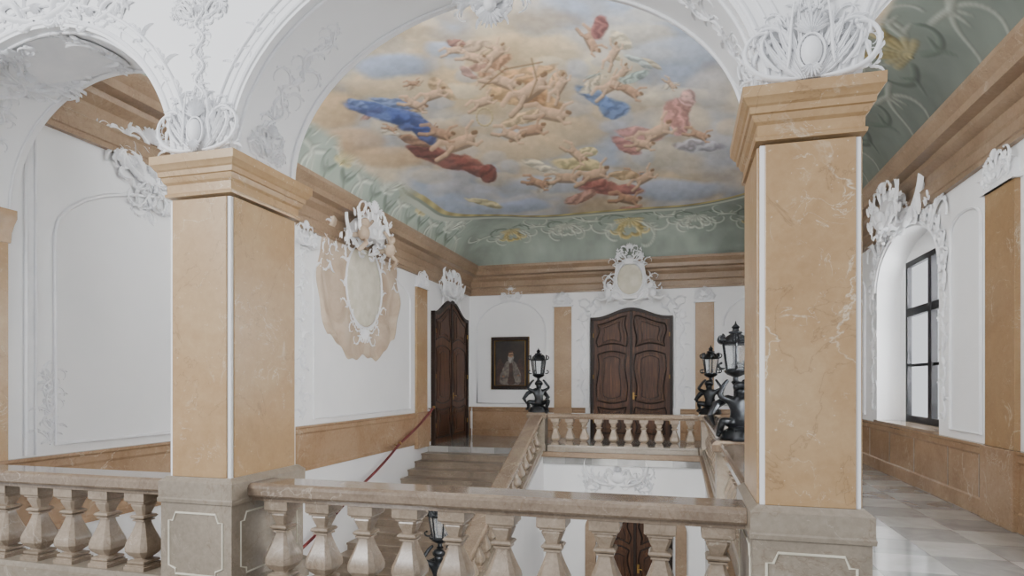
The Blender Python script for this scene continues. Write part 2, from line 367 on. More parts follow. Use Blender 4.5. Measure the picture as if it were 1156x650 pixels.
for i in range(60):
    a=rg.uniform(0,2*PI); q=math.sqrt(rg.random()); puff(612+220*q*math.cos(a),132+100*q*math.sin(a),rg.uniform(12,26),rg.uniform(6,12),rg.choice([(198,182,152),(186,166,134),(180,178,178),(208,200,180),(166,172,186)]),.5)
puff(442,74,44,15,(152,164,186),.9); puff(505,56,28,10,(158,170,190),.8); puff(762,58,54,17,(168,176,188),.7); puff(762,214,64,13,(158,168,188),.8); puff(620,208,54,10,(162,172,190),.7); puff(590,232,32,8,(152,164,188),.7)
for i in range(20):
    a=rg.uniform(0,2*PI); q=math.sqrt(rg.uniform(.3,1)); x=612+208*q*math.cos(a); y=135+90*q*math.sin(a)
    E(x+rg.uniform(-6,6),y+3,rg.uniform(9,17),rg.uniform(3,4.5),rg.uniform(-35,35),rg.choice(DR),.2,.4,1,.7)
    if i%3: fig(x,y,rg.uniform(5.5,8),rg.uniform(-50,50),rg.choice((SK,SK2)))
# left group
E(428,126,42,9,14,(70,92,156)); E(464,136,28,11,25,(62,82,148)); E(480,150,16,9,40,(56,74,138)); E(446,116,24,5,10,(104,126,174)); E(404,117,14,4,20,(96,116,166))
E(503,178,36,10,18,(118,62,52)); E(534,187,22,9,30,(126,68,56)); E(550,196,8,10,20,(114,58,48)); E(480,170,20,6,15,(102,56,50)); E(468,158,18,5,20,(140,102,76))
fig(520,160,18,-20); fig(498,150,13,15,SK2); fig(470,118,11,20)
E(500,100,18,8,40,(194,158,112)); fig(490,106,12,-20)
Ls([(547+9*math.cos(k*.4),132+10*math.sin(k*.4)) for k in range(17)],.9,(180,164,124))
# centre top group
E(588,86,40,8,-15,(198,150,98)); E(578,110,30,9,15,(200,154,100)); E(612,116,26,10,20,(188,140,90)); E(558,75,20,7,-30,(176,126,90))
E(604,102,16,14,60,(184,132,82)); E(592,134,26,7,-15,(202,170,122)); E(628,90,12,7,-50,(200,156,108))
fig(600,100,20,-35); fig(570,92,15,20); fig(624,128,17,10); fig(600,146,14,-10,SK2); fig(560,60,12,-40); fig(578,152,12,20); fig(632,96,12,-60); fig(546,114,11,-20)
E(530,52,24,7,-12,(176,146,118)); E(513,48,12,5,10,(140,92,78)); fig(535,64,11,10); fig(513,56,9,-10)
Ls([(600,66),(606,90),(598,110)],.9,(128,104,76)); Ls([(545,98),(570,78),(612,70)],.9,(128,104,76))
# right group
E(672,110,26,8,25,(92,118,164)); E(692,122,18,10,10,(80,106,156)); E(668,96,18,6,-30,(198,182,150))
fig(690,96,13,-30); fig(712,102,12,30,SK2); fig(702,82,10,-50); E(715,88,18,5,-20,(150,170,162)); E(722,70,17,5,30,(164,176,172))
E(676,30,16,9,-60,(130,70,66)); fig(668,48,12,60,SK2); E(700,46,16,8,30,(202,188,154)); fig(692,60,11,-60)
E(762,128,18,13,-50,(180,118,108)); E(768,142,13,10,-70,(190,128,118)); E(722,152,28,8,10,(182,122,112)); E(706,164,19,7,25,(170,106,98)); fig(742,148,16,-25); fig(726,162,11,10)
E(776,113,11,8,-60,(198,148,138)); E(790,166,28,7,0,(164,162,170)); fig(790,152,10,20,SK2)
# lower group
E(655,186,30,8,8,(194,174,112)); E(664,172,11,6,0,(204,186,122)); E(690,213,36,7,5,(152,86,76)); E(655,222,20,6,-15,(172,124,106)); E(672,206,15,6,0,(166,94,82))
fig(640,200,13,0); fig(672,196,14,-15); fig(710,224,12,10,SK2); fig(728,200,11,-30); fig(652,174,11,40); E(702,198,16,5,0,(186,154,108)); E(716,238,16,5,5,(160,112,96))
E(610,186,20,6,20,(206,196,172)); fig(608,206,10,20,SK2); E(546,228,22,4,12,(198,184,126))
col*= (1+.14*(n3-.5)+.1*(n2-.5))[...,None]
hx0,hx1,hy0,hy1,rad=-5.55,2.2,5.2,16.35,2.5
dx=np.abs(gx-(hx0+hx1)/2)-((hx1-hx0)/2-rad); dy=np.abs(gy-(hy0+hy1)/2)-((hy1-hy0)/2-rad)
sd=np.sqrt(np.maximum(dx,0)**2+np.maximum(dy,0)**2)+np.minimum(np.maximum(dx,dy),0)-rad
wg1=sst(11.5,13,gy)
sdw=sd+.9*(fbm(gx*1.1,gy*1.1,21,3)-.5)*(1-wg1)
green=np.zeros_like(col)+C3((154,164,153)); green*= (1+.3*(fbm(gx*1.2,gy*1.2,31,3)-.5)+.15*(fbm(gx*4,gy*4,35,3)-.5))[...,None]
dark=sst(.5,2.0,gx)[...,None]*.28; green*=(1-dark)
def Ws(pts,r0,r1,c,op=.62):
    n=len(pts)-1
    for i in range(n):
        x1,y1=pts[i][:2]; x2,y2=pts[i+1][:2]; r=r0+(r1-r0)*i/n
        xa,xb=min(x1,x2)-r-.06,max(x1,x2)+r+.06; ya,yb=min(y1,y2)-r-.06,max(y1,y2)+r+.06
        i0=max(0,int((xa-X0)/(X1-X0)*(NX-1))); i1=min(NX,int((xb-X0)/(X1-X0)*(NX-1))+2); j0=max(0,int((ya-Y0)/(Y1-Y0)*(NY-1))); j1=min(NY,int((yb-Y0)/(Y1-Y0)*(NY-1))+2)
        if i1<=i0 or j1<=j0: continue
        X=gx[j0:j1,i0:i1]; Y=gy[j0:j1,i0:i1]
        ddx,ddy=x2-x1,y2-y1; L2=ddx*ddx+ddy*ddy+1e-9
        tt=np.clip(((X-x1)*ddx+(Y-y1)*ddy)/L2,0,1); ex=X-(x1+tt*ddx); ey=Y-(y1+tt*ddy); d=np.sqrt(ex**2+ey**2)
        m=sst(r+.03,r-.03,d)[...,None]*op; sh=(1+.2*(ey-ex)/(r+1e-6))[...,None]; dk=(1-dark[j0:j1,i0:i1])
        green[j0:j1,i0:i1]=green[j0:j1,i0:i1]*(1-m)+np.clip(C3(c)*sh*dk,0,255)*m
GO=(184,164,108); GO2=(198,184,134); CR=(190,196,182); DG=(126,138,126)
def motif(cx,cy,rot,S,seed,gold=True):
    r_=random.Random(seed); ro=math.radians(rot)
    def T(p,sg):
        x,y=p[0]*sg*S,p[1]*S; return (cx+x*math.cos(ro)-y*math.sin(ro),cy+x*math.sin(ro)+y*math.cos(ro))
    for sg in (-1,1):
        for (u,v,d,L,k0,k1,ra,rb,c) in ((.15,-.15,-35,.9,.6,5,.05,.03,DG),(.1,.02,10,1.3,.4,6.2,.05,.025,CR),(.35,.1,60,1.0,-.6,-6,.04,.02,CR),(.8,-.05,-10,1.2,.6,-6,.04,.02,CR),
                 (.1,.12,35,.8,.8,6.4,.08,.035,GO if gold else CR),(.2,.3,80,.5,-1,-5,.05,.02,GO2 if gold else CR)):
            L*=r_.uniform(.9,1.1); pts=[T(p,sg) for p in clo(u,v,math.radians(d+r_.uniform(-5,5)),L,k0,k1,22)]; Ws(pts,ra*S,rb*S,c)
            for kk in (7,):
                p=pts[kk]; q=pts[kk+2]; a=math.atan2(q[1]-p[1],q[0]-p[0])
                for da in (-.9,.8): Ws([(p[0]+math.cos(a+da)*S*.2*k/4,p[1]+math.sin(a+da)*S*.2*k/4) for k in range(5)],.04*S,.01*S,c,.5)
    for k in range(9):
        a=math.radians(10+20*k); Ws([T((math.cos(a)*.36*s/5,-.08+math.sin(a)*.36*s/5),1) for s in range(6)],.015*S,.06*S,GO2 if gold else CR)
for k,x in enumerate((-4.7,-3.1,CX,.35,1.9,3.0)): motif(x,16.95,0,.72 if x!=CX else 1.0,k,k%2==0)
for k,y in enumerate((15.0,13.3,11.6,9.9,8.2,6.5)): motif(-5.83,y,-90,.7,20+k,k%2==1)
for k,y in enumerate((15.6,13.4,11.2,9.0,6.8)): motif(2.75,y,90,.95,40+k,k%2==1)
edge=sst(.0,.22,sdw)[...,None]; band=sst(.0,.03,sdw)[...,None]
gold=C3((188,174,120))*(.9+.1*np.sin(gx*9+gy*9))[...,None]
wg=wg1[...,None]
soft=edge*(1-wg)+band*wg
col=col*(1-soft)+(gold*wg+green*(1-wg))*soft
b2=sst(.1,.13,sdw)[...,None]*wg; col=col*(1-b2)+C3((126,134,122))*b2
b3=sst(.16,.19,sdw)[...,None]*wg; col=col*(1-b3)+C3((182,188,174))*b3
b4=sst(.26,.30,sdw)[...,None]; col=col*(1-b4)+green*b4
col=np.clip(col,0,255)/255.
lin=np.where(col<=.04045,col/12.92,((col+.055)/1.055)**2.4)
me=bpy.data.meshes.new('ceiling')
N=NX*NY
me.vertices.add(N); me.vertices.foreach_set('co',np.stack([gx,gy,gz],-1).reshape(-1).astype(np.float32))
idx=np.arange(N).reshape(NY,NX)
q=np.stack([idx[:-1,:-1],idx[1:,:-1],idx[1:,1:],idx[:-1,1:]],-1).reshape(-1)
nf=(NX-1)*(NY-1)
me.loops.add(nf*4); me.loops.foreach_set('vertex_index',q.astype(np.int32))
me.polygons.add(nf); me.polygons.foreach_set('loop_start',(np.arange(nf)*4).astype(np.int32)); me.polygons.foreach_set('loop_total',np.full(nf,4,np.int32))
me.update(calc_edges=True)
me.polygons.foreach_set('use_smooth',np.ones(nf,bool))
at=me.color_attributes.new('Paint','FLOAT_COLOR','POINT')
at.data.foreach_set('color',np.concatenate([lin.reshape(-1,3),np.ones((N,1))],1).reshape(-1).astype(np.float32))
me.materials.append(M['fresco'])
ce=bpy.data.objects.new('ceiling',me); COL.objects.link(ce); tag(ce,'coved vault painted with a fresco of figures on clouds','ceiling',kind='structure')

# ------------------------------------------------------------ rocaille toolkit
def scroll(mb,fr,u,v,a,L,k0,k1,r0,r1,h=.9,w0=0,n=26,ball=True):
    pts=clo(u,v,a,L,k0,k1,n); rings=[]
    for i,(x,y,t) in enumerate(pts):
        s=i/n; r=r0*(1-s)+r1*s; r*=min(1,.35+3*s)
        rings.append([fr(x-math.sin(t)*r*math.cos(q),y+math.cos(t)*r*math.cos(q),w0+r*h*math.sin(q)) for q in [PI*j/6 for j in range(7)]])
    mb.rings(rings,closed=False)
    if ball:
        x,y,t=pts[-1]; r=r1*1.7
        rings=[[fr(x+r*math.cos(k*PI/5)*math.cos(e),y+r*math.sin(k*PI/5)*math.cos(e),w0+r*1.2*math.sin(e)) for k in range(10)] for e in (0,.4,.9,1.35)]
        mb.rings(rings)
    return pts
def leaf(mb,fr,u,v,a,L,W,k0=0,k1=0,lobes=4,h=.05,w0=0,lift=0,n=14):
    pts=clo(u,v,a,L,k0,k1,n); rings=[]
    for i,(x,y,t) in enumerate(pts):
        s=i/n; w=W*(math.sin(PI*min(1,(s*.93+.05)**.8))**.8)*(.62+.38*abs(math.sin(lobes*PI*s)))+.001
        hh=h*(.35+.65*math.sin(PI*(.1+.8*s)))
        rg_=[]
        for c,e in ((-1,0),(-.7,.7),(-.3,.45),(0,1),(.3,.45),(.7,.7),(1,0)):
            rg_.append(fr(x-math.sin(t)*w*c,y+math.cos(t)*w*c,w0+lift*s*s+hh*e))
        rings.append(rg_)
    mb.rings(rings,closed=False)
def shell(mb,fr,u,v,R,a0,a1,n,h=.05,w0=0):
    for i in range(n):
        t=i/(n-1); a=math.radians(a0+(a1-a0)*t)
        leaf(mb,fr,u,v,a,R*(.75+.25*math.sin(PI*t)),R*math.sin(math.radians(abs(a1-a0))/n)*.6,0,0,0,h,w0,0,10)
def fsc(mb,fr,u,v,deg,L,t0,t1,r,S,nl,side,h=1,w0=0):
    pts=scroll(mb,fr,u,v,math.radians(deg),L,t0,t1,r,r*.45,1.1*h,w0)
    for i in range(nl):
        s=.06+.62*i/max(1,nl-1); x,y,a=pts[int(s*26)]
        q=S*(1-.35*abs(2*s-.8))*(.85+.3*((i*7)%3)/2); leaf(mb,fr,x,y,a+side*(.7+.25*math.sin(i*2.1)),q,q*.19,-side*.9,-side*2.2,2,.11*q*h+.002,w0,.08*q,10)
def acan(mb,fr,u,v,deg,S,fl=1,w0=0,h=1):
    a=math.radians(deg)
    fsc(mb,fr,u,v,deg,S*1.5,fl*.6,fl*7.0,.038*S,S*.28,5,-fl,h,w0)
    leaf(mb,fr,u,v,a-fl*.25,S*.75,S*.075,-fl*1.2,-fl*1.8,4,.055*S*h,w0)
    leaf(mb,fr,u,v,a+fl*.6,S*.36,S*.06,fl*1,fl*2,3,.055*S*h,w0)
def both(u,fr): return (fr,lambda a,b_,c:fr(2*u-a,b_,c))
def crest(mb,fr,u,v,W,H,h=1,seed=1,top=True):
    rg_=random.Random(seed*7+3)
    for k,f in enumerate(both(u,fr)):
        j=1+.14*(k-.5); q=rg_.uniform(-6,6)
        fsc(mb,f,u+.02*W,v+.04*H,8+q,.62*W*j,.3,6.2,.02*W,.17*H,8,-1,h)
        fsc(mb,f,u+.1*W,v+.1*H,74+q,.72*H,-.6,-6.5,.019*W,.17*H,8,1,h,.01)
        fsc(mb,f,u+.3*W,v+.1*H,62+q,.6*H,.8,6,.016*W,.15*H,7,-1,h,.005)
        fsc(mb,f,u+.2*W,v+.2*H,45,.5*H,-.5,-6.5,.015*W,.14*H,6,1,h,.008)
        fsc(mb,f,u+.05*W,v+.45*H,80-q,.6*H,-.4,-7,.016*W,.15*H,7,1,h,.015)
        fsc(mb,f,u+.04*W,v-.02*H,-30,.34*H,-.4,5,.013*W,.1*H,4,-1,h)
        fsc(mb,f,u+.22*W,v+.02*H,-15,.3*H,-.4,6,.012*W,.09*H,4,-1,h)
        for i in range(16):
            x=rg_.uniform(.03,.42)*W; y=rg_.uniform(.03,.8)*H*(1-x/W)
            leaf(mb,f,u+x,v+y,math.radians(rg_.uniform(10,110)),.16*H*rg_.uniform(.7,1.2),.03*H,rg_.uniform(-1,1),rg_.uniform(-2,2),3,.024*H*h,.006,.02*H,10)
    if top:
        shell(mb,fr,u,v+.62*H,.28*H,20,160,11,.03*H*h,.02)
        shell(mb,fr,u,v+.3*H,.17*H,200,340,9,.025*H*h,.015)
def garland(mb,fr,u,v0,v1,W,n,h=1,seed=1,stem=.01):
    rg_=random.Random(seed); pts=[]
    K=n*6
    for i in range(K+1):
        s=i/K; pts.append(fr(u+W*.16*math.sin(s*n*PI*.9),v0+(v1-v0)*s,stem*.8))
    mb.tube(pts,stem,6)
    for i in range(n):
        s=(i+.2)/n; sg=1 if i%2 else -1
        for f,g in ((sg,1.0),(-sg,.65)):
            ff=fr if f>0 else (lambda a,b_,c:fr(2*u-a,b_,c))
            acan(mb,ff,u,v0+(v1-v0)*(s+.35*(g<1)/n),rg_.uniform(45,80)*(1 if v1>v0 else -1),W*.6*g*rg_.uniform(.8,1.2),rg_.choice((1,-1)),0,h)
def line(mb,fr,pts,r,closed=False): mb.tube([fr(a,b_,r*.9) for a,b_ in pts],r,6,closed)
def stucco(name,mb,label,cat='stucco ornament',mat='stucco',group=None):
    vs=np.array(mb.v); c=vs.mean(axis=0)
    return tag(build(name,mb,M[mat],loc=tuple(c),ang=1.0,fixn=False),label,cat,group)
def oval(mb,fr,u,v,ru,rv,w0,dep):
    R=[]
    for e in (1,.93,.8,.6,.35,.03): R.append([fr(u+ru*e*math.cos(a),v+rv*e*math.sin(a),w0+dep*math.sqrt(1-e*e*.99)) for a in [2*PI*k/36 for k in range(36)]])
    mb.rings(R)
def ell(cx,cy,rx,ry,n=24): return [(cx+rx*math.cos(2*PI*i/n),cy+ry*math.sin(2*PI*i/n)) for i in range(n)]

# ------------------------------------------------------------ pillars
def pillar(x0,x1,y0,y1,label):
    t=thing('pillar',label,'pillar',((x0+x1)/2,(y0+y1)/2,0))
    build('pedestal',MB().rectlathe(x0,x1,y0,y1,[(0,.08),(.16,.08),(.18,.045),(.76,.045)]),M['ped'],t,ang=.3)
    def oct_(fr,a0,a1,b0,b1,c=.06):
        return [fr(a0+c,b0,0),fr(a1-c,b0,0),fr(a1-c,b0+c*.6,0),fr(a1,b0+c,0),fr(a1,b1-c,0),fr(a1-c*.6,b1-c,0),fr(a1-c,b1,0),fr(a0+c,b1,0),fr(a0+c*.6,b1-c,0),fr(a0,b1-c,0),fr(a0,b0+c,0),fr(a0+c,b0+c*.6,0)]
    build('panel_moulding',MB().tube(oct_(lambda a,b_,c:(a,y0-.047,b_),x0+.03,x1-.03,.24,.69),.008,6,True),M['shield'],t)
    for xs in (x0-.047,x1+.047): build('panel_moulding',MB().tube(oct_(lambda a,b_,c:(xs,a,b_),y0+.05,y1-.05,.24,.69),.007,6,True),M['shield'],t)
    build('pedestal_cap',MB().rectlathe(x0,x1,y0,y1,[(.76,.045),(.765,.062),(.79,.065),(.8,.058),(.915,.058),(.93,.04),(.95,.018)]),M['ped'],t,ang=.3)
    build('shaft',MB().box(x0,x1,y0,y1,.95,3.0),M['white'],t,smooth=False)
    e=.026;o=.014
    for bx in ((x0+e,x1-e,y0-o,y0),(x0+e,x1-e,y1,y1+o),(x0-o,x0,y0+e,y1-e),(x1,x1+o,y0+e,y1-e)):
        build('marble_face',MB().box(*bx,.95,3.0),M['marble'],t,smooth=False,bevel=.004)
    build('capital',MB().rectlathe(x0,x1,y0,y1,[(3.02,.0),(3.02,.026),(3.04,.03),(3.05,.016),(3.11,.018),(3.125,.035),(3.15,.045),(3.16,.047),(3.165,.06),(3.2,.064),(3.21,.076),(3.235,.09),(3.245,.1),(3.305,.102),(3.305,0)]),M['marble'],t,ang=.3)
pillar(LPX0,LPX1,PY0,PY1,'tan marble pillar left of the central arch')
pillar(.43,.95,PY0,PY1,'tall marble pillar nearest the camera, right of the central arch')

def pilaster(fr,u0,u1,v0,v1,loc,label,cap=True,capw=1.0):
    t=thing('pilaster',label,'pilaster',loc)
    build('shaft',MB().fbox(fr,u0,u1,v0,v1,0,.06),M['pilas'],t,smooth=False,bevel=.006)
    build('base',MB().fbox(fr,u0-.04,u1+.04,0,v0,0.0,.1),M['dado'],t,smooth=False,bevel=.01)
    if cap:
        mb=MB(); mb.fbox(fr,u0-.05,u1+.05,v1,v1+.05,0,.1)
        u=(u0+u1)/2; crest(mb,lambda a,b_,c:fr(a,b_,c+.09),u,v1+.05,(u1-u0)*1.35*capw,.44,1.8)
        mb.prism(lambda a,b_,c:fr(a,b_,c),[(u0+.03,v1),(u1-.03,v1),(u1-.06,v1+.25),(u,v1+.38),(u0+.06,v1+.25)],0,.09)
        build('stucco_capital',mb,M['stucco'],t,ang=1,fixn=False)
pilaster(fF,-3.68,-3.16,.89,3.88,(-3.42,FY,0),'tan marble pilaster between the portrait and the central far door')
pilaster(fF,.36,.86,.89,3.88,(.61,FY,0),'tan marble pilaster right of the central far door')
pilaster(fL,14.1,14.75,.89,4.0,(LX,14.45,0),'tan marble pilaster left of the side door at the stair head')
pilaster(fR,8.05,8.75,.89,3.9,(RX,8.4,0),'tan marble pilaster on the window wall, nearest the right frame edge')
t=thing('pilaster','half-hidden marble pilaster at the left end of the arcade','pilaster',(LX+.015,4.2,0))
build('shaft',MB().box(LX,LX+.03,PY0,PY1-.06,.89,3.0),M['marble'],t,smooth=False)
build('capital',MB().rectlathe(LX,LX+.03,PY0,PY1-.06,[(3.0,.0),(3.0,.015),(3.1,.02),(3.18,.035),(3.24,.05),(3.32,.05)]),M['marble'],t,ang=.3)

# ------------------------------------------------------------ balustrades
bprof=[(.14,.1,.98),(.17,.1,.98),(.174,.088,.97),(.184,.088,.97),(.188,.072,.95),(.196,.084,.95),(.212,.084,.95),(.218,.07,.95),(.222,.052,.75),(.232,.054,.74),(.262,.09,.7),(.292,.11,.68),(.322,.112,.68),(.352,.106,.68),(.4,.086,.68),(.45,.066,.68),(.5,.049,.68),(.524,.044,.68),(.528,.058,.95),(.54,.058,.95),(.543,.044,.75),(.549,.064,.95),(.562,.074,.95),(.576,.064,.95),(.58,.044,.7),(.594,.048,.7),(.63,.064,.7),(.656,.072,.75),(.67,.066,.75),(.673,.08,.97),(.684,.08,.97),(.688,.09,.97),(.698,.098,.98),(.765,.098,.98)]
b0=build('baluster',MB().chsq(bprof),M['bal'],ang=.4); b0m=b0.data; bpy.data.objects.remove(b0)
railp=[(-.15,.8),(-.165,.815),(-.165,.865),(-.155,.885),(-.13,.9),(.13,.9),(.155,.885),(.165,.865),(.165,.815),(.15,.8),(.115,.793),(.11,.765),(-.11,.765),(-.115,.793)]
plp=[(-.16,0),(-.16,.09),(-.14,.1),(-.13,.14),(.13,.14),(.14,.1),(.16,.09),(.16,0)]
def balustrade(p0,p1,xs,label,group=None):
    p0=Vector(p0);p1=Vector(p1); d=p1-p0; h=Vector((d.x,d.y,0)).normalized(); side=Vector((-h.y,h.x,0))
    t=thing('balustrade',label,'balustrade',p0,group)
    for nm,pr,mt in (('rail',railp,'rail'),('plinth',plp,'ped')):
        mb=MB().rings([[p+side*a+Vector((0,0,z)) for a,z in pr] for p in (p0,p1)]); build(nm,mb,M[mt],t,ang=.3)
    ln=Vector((d.x,d.y,0)).length
    for s in xs:
        o=bpy.data.objects.new('baluster',b0m); COL.objects.link(o); o.parent=t
        o.location=h*s+Vector((0,0,d.z*s/ln))
    return t
RY=4.07
balustrade((-3.1,RY,0),(.37,RY,0),[.19+.347*i for i in range(10)],'near stone balustrade spanning the central arch')
balustrade((LX+.05,RY,0),(-3.75,RY,0),[.24+.368*i for i in range(7)],'near stone balustrade left of the left pillar')
balustrade((-3.11,14.7,0),(.35,14.7,0),[.17+.347*i for i in range(10)],'far stone balustrade along the landing edge')
balustrade((.6,14.45,0),(.6,8.55,0),[.2+.35*i for i in range(17)],'stone balustrade from the far right lantern to the near right lantern')
balustrade((.6,8.05,0),(.6,4.66,0),[.2+.35*i for i in range(9)],'stone balustrade between the near right lantern and the right pillar')
def zb(y): return zs(y)+.13
balustrade((-3.36,14.45,zb(14.45)),(-3.36,8.55,zb(8.55)),[.2+.35*i for i in range(17)],'sloping stair balustrade descending from the far left lantern')
balustrade((-3.36,8.05,zb(8.05)),(-3.36,4.6,zb(4.6)),[.2+.35*i for i in range(10)],'lowest sloping stretch of the stair balustrade')
def newel(x,y,z,label,zb_=0):
    t=thing('newel_post',label,'newel post',(x,y,z+zb_)); h=.21
    build('shaft',MB().rectlathe(x-h,x+h,y-h,y+h,[(z+zb_,.0),(z+.14,0.0),(z+.16,-.025),(z+.76,-.025),(z+.78,0)]),M['ped'],t,ang=.3)
    build('cap',MB().rectlathe(x-h,x+h,y-h,y+h,[(z+.78,.0),(z+.79,.03),(z+.87,.035),(z+.9,.01),(z+.92,-.02)]),M['rail'],t,ang=.3)
newel(-3.36,14.7,0,'stone newel post under the far left lantern')
newel(.6,14.7,0,'stone newel post under the far right lantern')
newel(.6,8.3,0,'stone newel post under the large lantern beside the right pillar')
newel(-3.36,8.3,zb(8.3),'stone newel post on the stair under the lowest lantern',-.02)

# ------------------------------------------------------------ staircase
t=thing('staircase','broad grey stone stair rising to the far landing','staircase',(-4.92,14.9,-3.9),kind='structure')
for i in range(25):
    z=-.15*(i+1); y1=14.9-.4*i; y0=y1-.4
    mb=MB().box(LX+.005,-3.5,y0,y1+.0,z-.2,z-.04).box(LX+.005,-3.5,y0-.035,y1,z-.04,z)
    build('step',mb,M['step'],t,smooth=False)
# ------------------------------------------------------------ handrail
t=thing('handrail','dark red rope handrail fixed along the left stair wall','handrail',(LX+.1,14.0,.65))
pts=[]
for i in range(61):
    y=14.95-(14.95-5.2)*i/60; f=(14.95-y)%2.0/2.0
    pts.append((LX+.15,y,.99-(14.95-y)*.37-.05*math.sin(PI*f)))
build('rope',MB().tube(pts,.028,10),M['red'],t)
for y in (14.95,12.95,10.95,8.95,6.95):
    z=.99-(14.95-y)*.37
    build('bracket',MB().tube([(LX,y,z-.02),(LX+.05,y,z-.04),(LX+.15,y,z-.03)],.014,8).ball((LX+.15,y,z),.045),M['brass'],t)

# ------------------------------------------------------------ doors
def door(idx,fr,uc,W,H,v0,loc,label,rise=.26):
    t=thing('door_%d'%idx,label,'door',loc,kind='structure')
    def top(u):
        q=min(1,abs(u-uc)/(W/2)); return v0+H-rise+rise*(.5+.5*math.cos(PI*min(1,q*1.05)))
    def outline(u0,u1,vb,ins=0):
        K=18; return [(u0,vb)]+[(u1,vb)]+[(u1+(u0-u1)*i/K,top(u1+(u0-u1)*i/K)-ins) for i in range(K+1)]
    mb=MB(); K=28; fw=.09
    mb.fbox(fr,uc-W/2-fw,uc-W/2,v0,top(uc-W/2)+.02,0,.11).fbox(fr,uc+W/2,uc+W/2+fw,v0,top(uc+W/2)+.02,0,.11)
    ring=[]
    for i in range(K+1):
        u=uc-W/2-fw+(W+2*fw)*i/K; uu=max(uc-W/2,min(uc+W/2,u)); z=top(uu)
        ring.append([fr(u,z,0),fr(u,z,.11),fr(u,z+fw,.11),fr(u,z+fw,0)])
    mb.rings(ring); build('door_frame',mb,M['wood2'],t,ang=.4)
    for sg in (-1,1):
        ua,ub=(uc-W/2,uc-.004) if sg<0 else (uc+.004,uc+W/2)
        lf=build('door_leaf',MB().prism(fr,outline(ua,ub,v0),0.01,.06),M['wood'],t,smooth=False)
        a,b_=ua+.12,ub-.13
        def panel(va,vb,bt,tp,topf=None):
            K=16; P=[]
            for i in range(K+1): s=i/K; P.append((a+(b_-a)*s,va+bt*math.sin(PI*s)))
            vt=topf(b_) if topf else vb
            for i in range(1,K): s=i/K; P.append((b_-.04*math.sin(2*PI*s)*sg,va+(vt-va)*s))
            for i in range(K+1):
                s=i/K; u=b_+(a-b_)*s; P.append((u,(topf(u) if topf else vb+tp*math.sin(PI*s))))
            vt=topf(a) if topf else vb
            for i in range(1,K): s=i/K; P.append((a-.04*math.sin(2*PI*s)*sg,vt+(va-vt)*s))
            cu=(a+b_)/2; cv=sum(y for x,y in P)/len(P)
            build('panel_moulding',MB().tube([fr(x,y,.062) for x,y in P],.02,8,True),M['wood2'],lf)
            Q=[(cu+(x-cu)*.8,cv+(y-cv)*(.84 if vb-va<1 else .92)) for x,y in P]
            build('raised_panel',MB().prism(fr,Q,.055,.08),M['wood'],lf,smooth=False,bevel=.012)
            Q=[(cu+(x-cu)*.6,cv+(y-cv)*(.68 if vb-va<1 else .82)) for x,y in P]
            build('panel_field',MB().prism(fr,Q,.075,.092),M['wood2'],lf,smooth=False,bevel=.01)
            Q=[(cu+(x-cu)*.55,cv+(y-cv)*(.64 if vb-va<1 else .8)) for x,y in P]
            build('panel_field',MB().prism(fr,Q,.085,.1),M['wood'],lf,smooth=False,bevel=.01)
        panel(v0+.16,v0+H*.25,0.0,-.07); panel(v0+H*.3,v0+H*.66,-.08,.1); panel(v0+H*.72,v0+H-.35,.1,0,lambda u:top(u)-.13)
    build('astragal',MB().fbox(fr,uc-.035,uc+.035,v0,top(uc),.06,.095),M['wood2'],t,smooth=False,bevel=.01)
    mb=MB(); mb.fbox(fr,uc+.05,uc+.1,v0+1.15,v0+1.35,.06,.1); mb.tube([fr(uc+.075,v0+1.26,.1),fr(uc+.075,v0+1.26,.15),fr(uc+.17,v0+1.25,.155)],.012,8)
    build('handle',mb,M['brass'],t)
    for z in (.5,1.8,3.0):
        for u in (uc-W/2,uc+W/2):
            if z<H-.4: build('hinge',MB().tube([fr(u,v0+z-.06,.1),fr(u,v0+z+.06,.1)],.016,8),M['brass'],t)
door(1,fF,-1.42,2.16,3.7,0,(-1.4,FY,0),'carved dark walnut double door under the white crest on the far wall')
door(2,fL,16.45,2.5,3.85,0,(LX,16.45,0),'carved dark walnut double door on the left wall at the stair head',.42)
fD=lambda u,v,w:(u,14.62-w,v)
door(3,fD,-1.05,1.5,2.5,-3.9,(-1.05,14.62,-3.9),'dark lower door below the far landing')
mb=MB()
K=24
ring=[]
for i in range(-1,K+2):
    if i<0: ring.append([(-1.95,14.62,-3.9),(-1.95,14.5,-3.9),(-2.2,14.5,-3.9),(-2.2,14.62,-3.9)])
    elif i>K: ring.append([(-.15,14.62,-3.9),(-.15,14.5,-3.9),(.1,14.5,-3.9),(.1,14.62,-3.9)])
    else:
        ph=PI-PI*i/K; c_,s_=math.cos(ph),math.sin(ph)
        ring.append([(-1.05+.9*c_,14.62,-1.75+.35*s_),(-1.05+.9*c_,14.5,-1.75+.35*s_),(-1.05+1.15*c_,14.5,-1.75+.55*s_),(-1.05+1.15*c_,14.62,-1.75+.55*s_)])
mb.rings(ring); struct('trim_10',mb,M['cornice'],'stone arched surround of the lower door','door surround',ang=.4)

